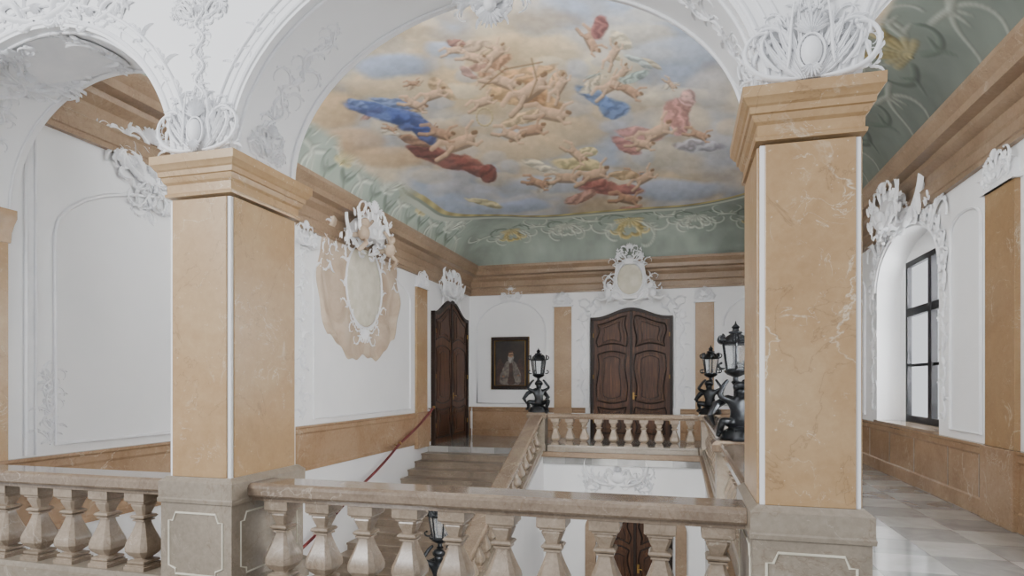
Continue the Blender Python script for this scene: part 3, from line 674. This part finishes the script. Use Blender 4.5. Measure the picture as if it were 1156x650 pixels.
# ------------------------------------------------------------ portrait painting
t=thing('framed_painting','dark framed portrait of a seated white-bearded cleric on far wall','painting',(-5.04,FY,2.2))
u0,u1,v0,v1=-5.64,-4.44,1.42,3.02
mb=MB()
for (a0,a1,c0,c1) in ((u0,u1,v0,v0+.11),(u0,u1,v1-.11,v1),(u0,u0+.11,v0+.11,v1-.11),(u1-.11,u1,v0+.11,v1-.11)): mb.fbox(fF,a0,a1,c0,c1,.0,.07)
build('frame',mb,M['wood2'],t,smooth=False,bevel=.015)
mb=MB()
for e,r in ((.12,.02),(.01,.014)):
    g=[(u0+e,v0+e),(u1-e,v0+e),(u1-e,v1-e),(u0+e,v1-e)]
    mb.tube([fF(a,b_,.06) for a,b_ in g],r,6,True)
build('gilt_edge',mb,M['brass'],t)
cv=build('canvas',MB().fbox(fF,u0+.1,u1-.1,v0+.1,v1-.1,.01,.03),M['canvas'],t,smooth=False)
def blob(pts,seed):
    r_=random.Random(seed); out=[]; n=len(pts)
    for i in range(n):
        p0,p1,p2,p3=[pts[(i+k-1)%n] for k in range(4)]
        for k in range(5):
            s=k/5
            out.append(tuple(.5*((2*p1[j])+(-p0[j]+p2[j])*s+(2*p0[j]-5*p1[j]+4*p2[j]-p3[j])*s*s+(-p0[j]+3*p1[j]-3*p2[j]+p3[j])*s**3)+r_.uniform(-.006,.006) for j in (0,1)))
    return out
build('painted_chair',MB().prism(fF,blob([(-5.42,1.58),(-4.64,1.58),(-4.62,2.2),(-4.72,2.36),(-4.88,2.2),(-5.25,2.2),(-5.36,2.36),(-5.44,2.2)],3),.03,.0325),M['p_robe2'],cv,smooth=False)
build('painted_robe',MB().prism(fF,blob([(-5.34,1.6),(-5.04,1.56),(-4.74,1.6),(-4.7,1.85),(-4.8,2.08),(-4.9,2.26),(-5.14,2.28),(-5.26,2.08),(-5.36,1.82)],1),.0325,.035),M['p_robe'],cv,smooth=False)
build('painted_sash',MB().prism(fF,blob([(-5.12,1.6),(-4.9,1.6),(-4.95,1.9),(-4.97,2.2),(-5.07,2.2),(-5.08,1.9)],2),.035,.037),M['p_robe2'],cv,smooth=False)
build('painted_face',MB().prism(fF,ell(-5.02,2.46,.085,.115),.0355,.038),M['p_skin'],cv,smooth=False)
build('painted_beard',MB().prism(fF,blob([(-5.11,2.42),(-5.02,2.39),(-4.93,2.42),(-4.95,2.28),(-5.02,2.22),(-5.09,2.28)],5),.038,.04),M['p_hair'],cv,smooth=False)
build('painted_cap',MB().prism(fF,ell(-5.02,2.57,.085,.035),.038,.04),M['p_robe2'],cv,smooth=False)
build('painted_hand',MB().prism(fF,ell(-4.78,1.85,.045,.03),.037,.039),M['p_skin'],cv,smooth=False)
build('painted_hand',MB().prism(fF,ell(-5.25,1.82,.045,.035),.037,.039),M['p_skin'],cv,smooth=False)

# ------------------------------------------------------------ lanterns
def lantern():
    t=thing('lantern','x','lantern',(0,0,0))
    mb=MB(); rings=[]
    for z,r in ((0,.2),(.03,.21),(.06,.18),(.1,.17),(.14,.11),(.16,.05)):
        rings.append([((r+.03*noise.noise(Vector((math.cos(a)*2,math.sin(a)*2,z*9))))*math.cos(a),(r+.03*noise.noise(Vector((math.cos(a)*2,math.sin(a)*2,z*9+3))))*math.sin(a),z) for a in [2*PI*k/20 for k in range(20)]])
    mb.rings(rings)
    for k in range(5):
        a=2*PI*k/5; acan(mb,lambda u,v,w,a=a:((.16+w)*math.cos(a)-u*math.sin(a),(.16+w)*math.sin(a)+u*math.cos(a),v),0,.02,60,.16,1 if k%2 else -1,0,2)
    build('rock_base',mb,M['bronze'],t,ang=1)
    J=[((0,.02,.22),.085),((0,0,.33),.08),((0,-.01,.44),.095),((0,-.02,.52),.045),((0,-.045,.565),.06),((0,-.05,.63),.068),
       ((.08,0,.2),.065),((.19,-.15,.27),.052),((.15,-.1,.1),.036),((.17,-.19,.06),.026),
       ((-.08,.02,.2),.065),((-.22,-.03,.24),.052),((-.2,.06,.1),.036),((-.26,.0,.05),.026),
       ((.11,.0,.47),.042),((.22,.03,.55),.032),((.13,.05,.68),.026),((.09,.06,.73),.022),
       ((-.11,.0,.47),.042),((-.23,.02,.53),.032),((-.15,.05,.67),.026),((-.09,.06,.73),.022)]
    Ed=[(0,1),(1,2),(2,3),(3,4),(4,5),(0,6),(6,7),(7,8),(8,9),(0,10),(10,11),(11,12),(12,13),(2,14),(14,15),(15,16),(16,17),(2,18),(18,19),(19,20),(20,21)]
    me=bpy.data.meshes.new('figure'); me.from_pydata([j[0] for j in J],Ed,[]); me.materials.append(M['bronze'])
    o=bpy.data.objects.new('figure',me); COL.objects.link(o)
    sk=o.modifiers.new('skin','SKIN'); ss=o.modifiers.new('sub','SUBSURF'); ss.levels=2; ss.render_levels=2
    for i,(p,r) in enumerate(J): me.skin_vertices[0].data[i].radius=(r,r)
    me.skin_vertices[0].data[0].use_root=True
    dg=bpy.context.evaluated_depsgraph_get(); ev=o.evaluated_get(dg); m2=bpy.data.meshes.new_from_object(ev)
    bpy.data.objects.remove(o); m2.name='figure'
    o=bpy.data.objects.new('figure',m2); COL.objects.link(o); o.parent=t
    m2.polygons.foreach_set('use_smooth',[True]*len(m2.polygons))
    build('hair',MB().ball((0,-.04,.66),.075,8,(1,1,.7)).ball((.04,-.03,.64),.045).ball((-.04,-.03,.64),.045).ball((0,0,.63),.06),M['bronze'],o,loc=(0,0,0))
    mb=MB(); mb.tube([(.12,.06,.2),(.2,.1,.33),(.12,.14,.45),(-.05,.14,.5),(-.22,.1,.42),(-.3,.08,.3),(-.24,.1,.18)],[.02,.045,.05,.045,.05,.04,.015],8)
    build('drapery',mb,M['bronze'],t)
    mb=MB().lathe([(.0,.02),(.5,.02),(.66,.022),(.7,.05),(.72,.03),(.76,.03),(.79,.09),(.82,.12),(.835,.125),(.85,.11),(.855,.04)],18,(0,.06,0))
    build('lantern_stem',mb,M['bronze'],t)
    zb0,zt,rb,rt=.85,1.17,.105,.15
    mb=MB(); hexp=lambda z,r,off=0:[(r*math.cos(PI/3*k+off),.06+r*math.sin(PI/3*k+off),z) for k in range(6)]
    a=hexp(zb0,rb); b_=hexp(zt,rt)
    for k in range(6):
        mb.tube([a[k],b_[k]],.012,6); mb.tube([a[k],a[(k+1)%6]],.013,6); mb.tube([b_[k],b_[(k+1)%6]],.014,6)
        an=PI/3*k
        fr=lambda u,v,w,an=an:((rt+u)*math.cos(an)-w*math.sin(an),.06+(rt+u)*math.sin(an)+w*math.cos(an),v)
        scroll(mb,fr,0,zt,math.radians(10),.16,1,6,.014,.009,1); scroll(mb,fr,-.02,zb0+.02,math.radians(-20),.14,1,6,.014,.009,1)
        leaf(mb,lambda u,v,w,an=an:((rt+.0+w)*math.cos(an)-u*math.sin(an),.06+(rt+w)*math.sin(an)+u*math.cos(an),v),0,zt,PI/2,.12,.05,0,0,2,.03)
    lf=build('lantern_frame',mb,M['bronze'],t,ang=1)
    build('lantern_glass',MB().rings([hexp(zb0+.005,rb-.008),hexp(zt-.005,rt-.008)]),M['lglass'],lf,smooth=False)
    mb=MB().lathe([(1.165,.165),(1.18,.175),(1.19,.14),(1.22,.13),(1.26,.1),(1.29,.055),(1.3,.075),(1.315,.075),(1.325,.04),(1.35,.03),(1.37,.045),(1.39,.03),(1.41,.012),(1.45,.002)],18,(0,.06,0))
    build('lantern_roof',mb,M['bronze'],t)
    return t
def dup(r0):
    r=r0.copy(); COL.objects.link(r)
    for ch in list(r0.children):
        c=ch.copy(); COL.objects.link(c); c.parent=r
        for g_ in list(ch.children):
            d=g_.copy(); COL.objects.link(d); d.parent=c
    return r
L0=lantern()
spots=[((-3.36,14.7,.92),.3,1.08,'black bronze putto lantern on the far left newel, before the portrait'),
((.6,14.7,.92),-.4,1.08,'black bronze putto lantern on the far right newel, the smaller of the right pair'),
((.69,8.3,.92),.5,1.04,'large black bronze putto lantern half hidden by the right pillar'),
((-3.36,8.3,zb(8.3)+.92),.2,.98,'lowest black bronze lantern, seen through the near balusters')]
for i,(p,rz,sc,lb) in enumerate(spots):
    o=L0 if i==0 else dup(L0)
    o.location=p; o.rotation_euler=(0,0,rz); o.scale=(sc*1.1,sc*1.1,sc); o['label']=lb; o['group']='bronze putto lanterns on the newel posts'

# ------------------------------------------------------------ stucco ornaments
t=thing('wall_cartouche','large draped stucco cartouche with pale oval shield on left wall','cartouche',(LX,11.45,2.1))
uc=11.5
mb=MB(); NU,NV=90,80; rings=[]
for i in range(NU+1):
    s=i/NU; rg_=[]
    for j in range(NV+1):
        q=j/NV; e=2*s-1
        half=1.3+.35*math.sin(PI*min(1,q*1.1))**.8+.03*math.sin(q*17+(1 if e>0 else 0))
        bot=2.12+.42*abs(e)**2.2+.07*math.sin(s*15)+.03*math.sin(s*41)
        topv=5.0-.2*abs(e)
        u=uc+e*half; v=bot+(topv-bot)*q
        side=abs(e)**2
        w=.035+.02*math.sin(e*13*(1-.3*q)+2*math.sin(q*5))*(.5+side)+.014*math.sin(q*12+abs(e)*9)+.02*side
        if i in(0,NU) or j in(0,NV): w=.0
        rg_.append(fL(u,v,w))
    rings.append(rg_)
mb.rings(rings,closed=False); build('drape',mb,M['drape'],t,ang=2,fixn=False)
mb=MB(); oval(mb,fL,uc,3.62,.7,.82,.05,.05); build('shield',mb,M['shield'],t,ang=2)
mb=MB()
mb.tube([fL(uc+.74*math.cos(2*PI*k/40),3.62+.86*math.sin(2*PI*k/40),.06) for k in range(40)],.022,8,True)
for f in both(uc,fL):
    for (du,v_,dg_,S,fl) in ((.68,3.1,70,.3,-1),(.78,3.5,85,.3,1),(.7,4.0,60,.36,1),(.12,2.75,-40,.3,1),(.8,4.3,30,.36,-1),(.5,4.45,70,.36,-1),(.45,2.85,-10,.26,-1),(.2,2.6,-80,.3,1),(1.05,4.2,20,.32,-1),(1.2,4.6,60,.36,1),(1.35,4.3,-20,.36,-1),(1.3,3.9,-70,.36,1)):
        acan(mb,f,uc+du,v_,dg_,S,fl,.05,1.5)
    fsc(mb,f,uc+.72,4.1,70,.9,.8,6,.024,.15,8,-1,1.3,.05); fsc(mb,f,uc+.1,2.72,10,.9,.8,5.5,.022,.12,7,-1,1.2,.05)
shell(mb,fL,uc,4.42,.36,30,150,11,.04,.08); shell(mb,fL,uc,2.76,.32,215,325,9,.03,.05)
mb.prism(fL,[(uc-.7,4.5),(uc+.1,4.5),(uc+.06,4.8),(uc-.14,5.0),(uc-.46,5.0),(uc-.66,4.8)],.0,.44)
crest(mb,lambda u,v,w:fL(u,v,w+.43),uc-.3,4.45,1.8,.9,1.3,2); crest(mb,lambda u,v,w:fL(u,v,w+.2),uc-.2,4.2,2.5,.75,1.4,5,False)
build('rocaille',mb,M['stucco'],t,ang=1,fixn=False)
for sg,zz in ((-1,4.7),(1,4.6)):
    c=fL(uc-.25+sg*.55,zz,.5)
    mb=MB().ball(c,.09).ball((c[0]-.03,c[1],c[2]-.2),.12,10,(1,1,1.25)).tube([(c[0],c[1],c[2]-.12),(c[0]+.02,c[1]-sg*.18,c[2]+.02),(c[0],c[1]-sg*.3,c[2]+.1)],.032).tube([(c[0],c[1],c[2]-.33),(c[0]+.08,c[1]+sg*.1,c[2]-.42),(c[0]-.05,c[1]+sg*.16,c[2]-.56)],.045).tube([(c[0]-.4,c[1],c[2]-.22),(c[0],c[1],c[2]-.22)],.05)
    build('putto',mb,M['drape'],t,ang=2)

# far door crest
t=thing('door_crest','tall white rocaille crest with oval shield over the far door','stucco ornament',(-1.42,FY,3.85))
mb=MB(); uc=-1.42
fk=lambda u,v,w:fF(u,v,w+.44)
mb.prism(fF,[(uc-.5,4.0),(uc+.5,4.0),(uc+.46,4.5),(uc+.4,4.9),(uc+.16,5.12),(uc-.16,5.12),(uc-.4,4.9),(uc-.46,4.5)],0,.45)
crest(mb,fk,uc,3.9,2.1,.85,1.4,3,False); crest(mb,lambda u,v,w:fF(u,v,w+.62),uc,5.0,.95,.6,1.4,4)
for f in both(uc,fk):
    for (du,v_,dg_,S,fl) in ((.4,4.15,70,.34,-1),(.46,4.5,90,.3,1),(.5,4.0,10,.34,1),(.4,4.9,100,.3,-1),(.6,4.25,60,.28,1),(.55,4.6,50,.24,-1),(.3,4.95,60,.28,1)): acan(mb,f,uc+du,v_,dg_,S,fl,.03,1.4)
    for (du,v_,dg_,S,fl) in ((.85,3.78,20,.42,1),(1.15,3.85,70,.42,-1),(1.3,3.7,100,.36,1),(1.2,3.6,-60,.36,1)): acan(mb,lambda a,b_,c:f(a,b_,c-.42),uc+du,v_,dg_,S,fl,0,1.8)
mb.tube([fk(uc+.38*math.cos(2*PI*k/40),4.55+.46*math.sin(2*PI*k/40),.06) for k in range(40)],.028,8,True)
mb.fbox(fF,uc-.1,uc+.1,4.95,5.1,.4,.66)
build('rocaille',mb,M['stucco'],t,ang=1,fixn=False)
mb=MB(); oval(mb,fk,uc,4.55,.35,.43,.02,.1); build('shield',mb,M['shield'],t,ang=2)
for sg in(-1,1):
    mb=MB(); c=fk(uc+sg*.62,4.15,.05); mb.ball(c,.11,10,(1,1,1.3)); mb.ball((c[0]-sg*.04,c[1],c[2]+.22),.08); mb.tube([(c[0],c[1],c[2]+.1),(c[0]-sg*.18,c[1],c[2]+.24)],.032); mb.tube([(c[0],c[1],c[2]-.1),(c[0]+sg*.2,c[1],c[2]-.18),(c[0]+sg*.32,c[1],c[2]-.1)],.045)
    build('putto',mb,M['stucco'],t,ang=2)
for sg,lab in ((-1,'left'),(1,'right')):
    mb=MB(); ue=uc+sg*1.4
    garland(mb,fF,ue,1.0,3.7,.42,9,2.2,3 if sg>0 else 5,.022)
    mb.tube([fF(uc+sg*1.22,.9,.03),fF(uc+sg*1.22,3.5,.03),fF(uc+sg*1.18,3.65,.03)],.03,6)
    mb.prism(fF,[(ue-.1,.95),(ue+.1,.95),(ue+.1,3.7),(ue-.1,3.7)],0,.02)
    stucco('stucco_garland',mb,'white stucco garland down the %s side of the central far door'%lab)
def panelline(fr,u0,u1,v0,v1,label,rise=.35):
    mb=MB(); P=[(u0,v0),(u1,v0),(u1,v1-rise)]
    for i in range(1,16): a=PI*i/16; P.append(((u0+u1)/2+(u1-u0)/2*math.cos(a),v1-rise+rise*math.sin(a)))
    P.append((u0,v1-rise)); line(mb,fr,P,.022,True)
    stucco('panel_moulding',mb,label,'wall moulding')
panelline(fF,-6.1,-3.95,1.0,4.1,'thin arched panel moulding around the portrait',.9)
panelline(fF,1.1,3.3,1.0,4.1,'thin arched panel moulding on the far wall right of the pilaster',.9)
panelline(fL,5.0,8.9,1.0,4.0,'thin arched panel moulding on the left bay wall',.8)
panelline(fL,9.72,13.8,1.0,4.1,'thin panel moulding behind the draped cartouche',.5)
panelline(fR,8.95,9.85,1.0,3.9,'narrow panel moulding between the window and the marble pilaster',.2)
panelline(fR,14.0,17.6,1.0,4.0,'panel moulding beyond the gallery window',.5)
mb=MB(); line(mb,fL,[(4.7,.91),(4.7,4.2)],.02); line(mb,fL,[(4.8,.91),(4.8,4.2)],.014); mb.box(LX,LX+.004,4.68,4.82,.91,4.2); stucco('panel_moulding',mb,'pair of vertical white mouldings at the left frame edge','wall moulding')
mb=MB(); crest(mb,lambda u,v,w:fL(u,v,w+.05),6.2,4.05,1.3,.85,1.7,5); garland(mb,fL,6.2,4.1,3.65,.45,3,1.7,7); mb.prism(fL,ell(6.2,4.25,.3,.18),0,.05)
for f in both(6.2,fL):
    for (du,v_,dg_,S,fl) in ((.05,4.1,-30,.38,-1),(.25,4.2,20,.38,1),(.05,3.95,-70,.34,1),(.3,4.5,40,.38,-1),(.5,4.35,0,.34,1)): acan(mb,f,6.2+du,v_,dg_,S,fl,.04,1.7)
stucco('stucco_bracket',mb,'white rocaille bracket under the cornice in the left bay')
mb=MB(); garland(mb,fL,4.95,1.0,1.75,.46,5,1.8,11); stucco('stucco_sprig',mb,'small white stucco sprig low on the left bay wall')
mb=MB(); garland(mb,fL,9.4,1.0,4.0,.42,11,2.4,12); stucco('stucco_garland',mb,'long vertical stucco garland left of the draped cartouche')
mb=MB(); crest(mb,lambda u,v,w:fL(u,v,w+.06),9.4,4.0,.85,.5,1.8,6); mb.prism(fL,ell(9.4,4.12,.2,.1),0,.065); stucco('stucco_crest',mb,'small white crest above the long garland beside the drape')
mb=MB(); crest(mb,lambda u,v,w:fL(u,v,w+.1),16.45,4.0,2.2,.95,1.7,7); mb.prism(fL,ell(16.45,4.25,.5,.22),0,.11)
for f in both(16.45,fL): acan(mb,f,16.9,4.0,10,.5,1,.05,1.8); acan(mb,f,17.0,4.2,60,.45,-1,.08,1.8); acan(mb,f,16.7,4.5,70,.4,1,.1,1.8)
stucco('stucco_crest',mb,'white rocaille crest over the side door at the stair head')
mb=MB(); crest(mb,lambda u,v,w:fF(u,v,w+.06),-5.02,4.12,.8,.5,1.8,8); mb.prism(fF,ell(-5.02,4.25,.18,.1),0,.065); stucco('stucco_crest',mb,'small white crest under the cornice above the portrait')
mb=MB(); crest(mb,fU,-1.45,-.8,2.2,.55,2.6,9)
for f in both(-1.45,fU):
    for (du,v_,dg_,S,fl) in ((.25,-.62,-5,.45,1),(.35,-.75,20,.45,-1),(.45,-.85,-20,.4,1),(.6,-.62,10,.36,1)): acan(mb,f,-1.45+du,v_,dg_,S,fl,0,2.8)
oval(mb,fU,-1.45,-.58,.18,.14,0,.09)
stucco('stucco_crest',mb,'white rocaille relief on the wall below the landing edge')
def impost(uc,label,seed):
    mb=MB(); f=lambda u,v,w_:fS(u,v,w_+.002)
    SZ=SP-.01
    # compact shell cartouche between two volutes
    for k in range(11):
        a=42+96*k/10; s_=(a-90)/48
        leaf(mb,f,uc-s_*.05,SZ+.04,math.radians(a),.3+.09*(1-s_*s_),.022,0,-.9*s_,6,.022,.01,.03)
    for k,g in enumerate(both(uc,f)):
        fsc(mb,g,uc+.05,SZ+.035,0,.56,.1,6.6,.02,.06,9,-1,1.3,.03)
        fsc(mb,g,uc+.16,SZ+.09,40,.36,.2,6.2,.015,.06,7,-1,1.3,.02)
        fsc(mb,g,uc+.09,SZ+.2,72,.34,-.4,-6,.013,.07,8,1,1.3,.03)
        fsc(mb,g,uc+.3,SZ+.12,95,.3,.6,5,.012,.06,7,-1,1.2,.005)
        fsc(mb,g,uc+.12,SZ+.1,100,.36,-.5,.6,.012,.05,7,-1,1.2,.04)
        for (du,v_,dg_,S,fl) in ((.22,.2,60,.13,-1),(.3,.06,30,.12,1),(.12,.34,75,.14,-1),(.05,.42,85,.13,1)): acan(mb,g,uc+du,SZ+v_,dg_,S,fl,.01,1.4)
    oval(mb,f,uc,SZ+.17,.055,.085,.05,.045)
    mb.tube([f(uc+.068*math.cos(2*PI*i/30),SZ+.17+.1*math.sin(2*PI*i/30),.052) for i in range(30)],.008,6,True)
    shell(mb,f,uc,SZ+.27,.13,25,155,11,.02,.05); shell(mb,f,uc,SZ+.1,.08,205,335,9,.015,.06)
    garland(mb,f,uc,SZ+.4,SZ+1.15,.22,8,1.3,seed+10,.01)
    crest(mb,f,uc,SZ+1.0,.55,.36,1.4,seed+2)
    return stucco('impost_stucco',mb,label)
impost((LPX0+LPX1)/2,'white rocaille rising above the left marble pillar',31)
impost(.69,'white rocaille shell with volutes above the right marble pillar',35)
ac=[((a0+a1)/2,(a1-a0)/2,h) for a0,a1,h in arches]
def soff(ai,left=True,w0=0):
    cx,a,h=ac[ai]
    def f(u,v,w):
        ph=(PI-v/1.5) if left else v/1.5
        return (cx+(a-w-w0)*math.cos(ph),PY0+.39+u,SP+(h-w-w0)*math.sin(ph))
    return f
mb=MB(); garland(mb,soff(1),0,.12,1.3,.36,8,1.6,21,.01); crest(mb,soff(1),0,.08,.5,.36,1.6,12); stucco('soffit_garland',mb,'stucco garland inside the central arch above the left pillar')
mb=MB(); garland(mb,soff(1,False),0,.12,1.7,.36,10,1.6,22,.01); crest(mb,soff(1,False),0,.08,.5,.36,1.6,13); stucco('soffit_garland',mb,'stucco garland inside the central arch above the right pillar')
mb=MB(); f=soff(0); mb.prism(f,ell(0,2.1,.3,.6,36),0,.012); crest(mb,lambda u,v,w:f(u,v,w+.012),0,1.5,.72,.8,1.8,14); crest(mb,f,0,2.3,.7,.55,1.8,19); garland(mb,f,0,.5,1.6,.45,6,1.8,23,.012)
for g in both(0,f): fsc(mb,g,.1,2.2,60,.9,.8,6,.024,.13,9,-1,1.7,.01)
stucco('soffit_garland',mb,'dense stucco relief inside the left arch toward the frame edge')
mb=MB(); garland(mb,soff(0,False),0,.12,1.7,.38,9,1.7,24,.012); stucco('soffit_garland',mb,'stucco garland inside the left arch beside the left pillar')
fkst=lambda u,v,w:(CX+.02+u,PY1-.18-w,SP+1.28-.2+v)
mb=MB()
mb.prism(fkst,[(-.17,.22),(-.14,.02),(-.06,-.06),(.06,-.06),(.14,.02),(.17,.22)],-.05,0)
for f in both(0,fkst):
    acan(mb,f,.03,-.02,10,.2,1,0,2.4); acan(mb,f,.08,.06,30,.22,-1,0,2.4); acan(mb,f,.14,.12,5,.24,1,0,2.4); fsc(mb,f,.02,.1,-10,.34,-.3,3,.014,.1,6,1,2)
shell(mb,fkst,0,.0,.14,200,340,9,.03,.02); shell(mb,fkst,0,.04,.2,20,160,11,.04,.02)
mb.ball(fkst(0,.03,.05),.05,10,(1,1,1.15)); mb.ball(fkst(.05,.1,.03),.03); mb.ball(fkst(-.05,.1,.03),.03)
stucco('keystone_stucco',mb,'white rocaille keystone at the crown of the central arch')
mb=MB(); cx,a,h=ac[0]
mb.tube([fS(cx+(a+.17)*math.cos(PI-PI*i/40),SP+(h+.17)*math.sin(PI-PI*i/40),.01) for i in range(3,38)],.014,6)
crest(mb,fS,cx,SP+h+.04,1.6,.5,1.6,15); crest(mb,fS,cx+.55,SP+h-.05,1.0,.4,1.6,27)
for i in range(12):
    ph=PI*(.1+.8*i/11); x=cx+(a+.14)*math.cos(ph); z=SP+(h+.14)*math.sin(ph)
    acan(mb,fS,x,z,math.degrees(ph)+(60 if i<5 else -60),.24,1 if i<5 else -1,0,1.7)
stucco('arch_stucco',mb,'white rocaille band around the left arch at the picture corner')
mb=MB(); cx,a,h=ac[1]
mb.tube([fS(cx+(a+.17)*math.cos(PI-PI*i/40),SP+(h+.17)*math.sin(PI-PI*i/40),.008) for i in range(3,38)],.01,6)
for i in (1,2,3,4,10,11,12,13):
    ph=PI*(.08+.84*i/14); x=cx+(a+.14)*math.cos(ph); z=SP+(h+.14)*math.sin(ph)
    acan(mb,fS,x,z,math.degrees(ph)+(60 if i<6 else -60),.18,1 if i<6 else -1,0,1.6)
stucco('arch_stucco',mb,'white rocaille sprigs along the edge of the central arch')
# window surround
mb=MB(); n=niches[0]; c=(n[0]+n[1])/2; a=(n[1]-n[0])/2
fw=lambda u,v,w:fR(u,v,w+.005)
for r in (.05,.16): mb.tube([fR(c+(a+r)*math.cos(PI-PI*i/30),3.35+(.85+r)*math.sin(PI-PI*i/30),.02) for i in range(31)],.022,8)
mb.prism(fR,[(c-.35,4.24),(c+.35,4.24),(c+.26,4.6),(c+.1,4.85),(c-.1,4.85),(c-.26,4.6)],0,.3)
crest(mb,lambda u,v,w:fR(u,v,w+.3),c,4.2,2.0,1.05,1.4,16); crest(mb,lambda u,v,w:fR(u,v,w+.08),c,4.15,3.2,.75,1.6,18,False)
for g in both(c,fw):
    garland(mb,g,c+a+.2,1.1,3.7,.36,11,2.0,31,.012)
    for k in range(13):
        ph=PI*(.0+.48*k/12); acan(mb,g,c+(a+.12)*math.cos(ph),3.35+(.85+.12)*math.sin(ph),math.degrees(ph)+(50 if k%2 else -30),.42,1 if k%2 else -1,.02,1.5)
    fsc(mb,g,c+a*.4,4.2,20,1.0,.5,5,.024,.18,9,-1,1.6,.04); fsc(mb,g,c+a*.9,3.9,70,.9,-.5,-6,.024,.18,9,1,1.6,.04)
mb.ball(fR(c,4.45,.36),.08,10,(.9,.9,1.2)); mb.ball(fR(c,4.3,.34),.07,10,(1,1.5,1))
stucco('window_stucco',mb,'rich white rocaille surround crowning the arched gallery window')
mb=MB(); garland(mb,fw,7.75,1.0,4.1,.3,12,2.0,41,.012); stucco('stucco_garland',mb,'vertical stucco garland right of the marble pilaster on window wall')

# ------------------------------------------------------------ lights, world, camera
w=bpy.data.worlds.new('World'); bpy.context.scene.world=w; w.use_nodes=True
bg=w.node_tree.nodes['Background']; bg.inputs['Color'].default_value=(.93,.955,1,1); bg.inputs['Strength'].default_value=1.05
def area(name,loc,rot,sx,sy,e,c=(1,1,1)):
    l=bpy.data.lights.new(name,'AREA'); l.shape='RECTANGLE'; l.size=sx; l.size_y=sy; l.energy=e; l.color=c
    o=bpy.data.objects.new(name,l); COL.objects.link(o); o.location=loc; o.rotation_euler=rot; return o
area('daylight_window_far',(RX+1.2,11.8,2.8),(0,math.radians(80),0),3,2.6,1350,(.95,.97,1))
area('daylight_added_window',(RX+1.2,6.2,2.8),(0,math.radians(80),0),3,2.6,2000,(.95,.97,1))  # lamp outside the unseen window, added to light the hall
area('hall_fill_high',(CX,5.0,4.85),(math.radians(98),0,0),5,.4,380,(.97,.985,1))  # unseen fill lamp behind the arcade wall, added to brighten vault and far walls
area('stairwell_light',(-1.4,6.5,-1.2),(math.radians(70),0,0),3,1.5,130,(1,.99,.97))
area('gallery_fill_left',(-6.5,-3.5,5.0),(math.radians(58),0,math.radians(-38)),2.5,2.5,750,(.98,.985,1))  # lamp added behind the camera to give the stucco clearer shading
cam=bpy.data.cameras.new('camera'); co=bpy.data.objects.new('camera',cam); COL.objects.link(co)
cam.sensor_width=36; cam.lens=FL/1156*36; cam.shift_y=106/1156; cam.clip_start=.05
co.location=(0,0,EYE); co.rotation_euler=(PI/2,0,TH)
bpy.context.scene.camera=co
for o in bpy.data.objects:
    if '_loc' in o: del o['_loc']
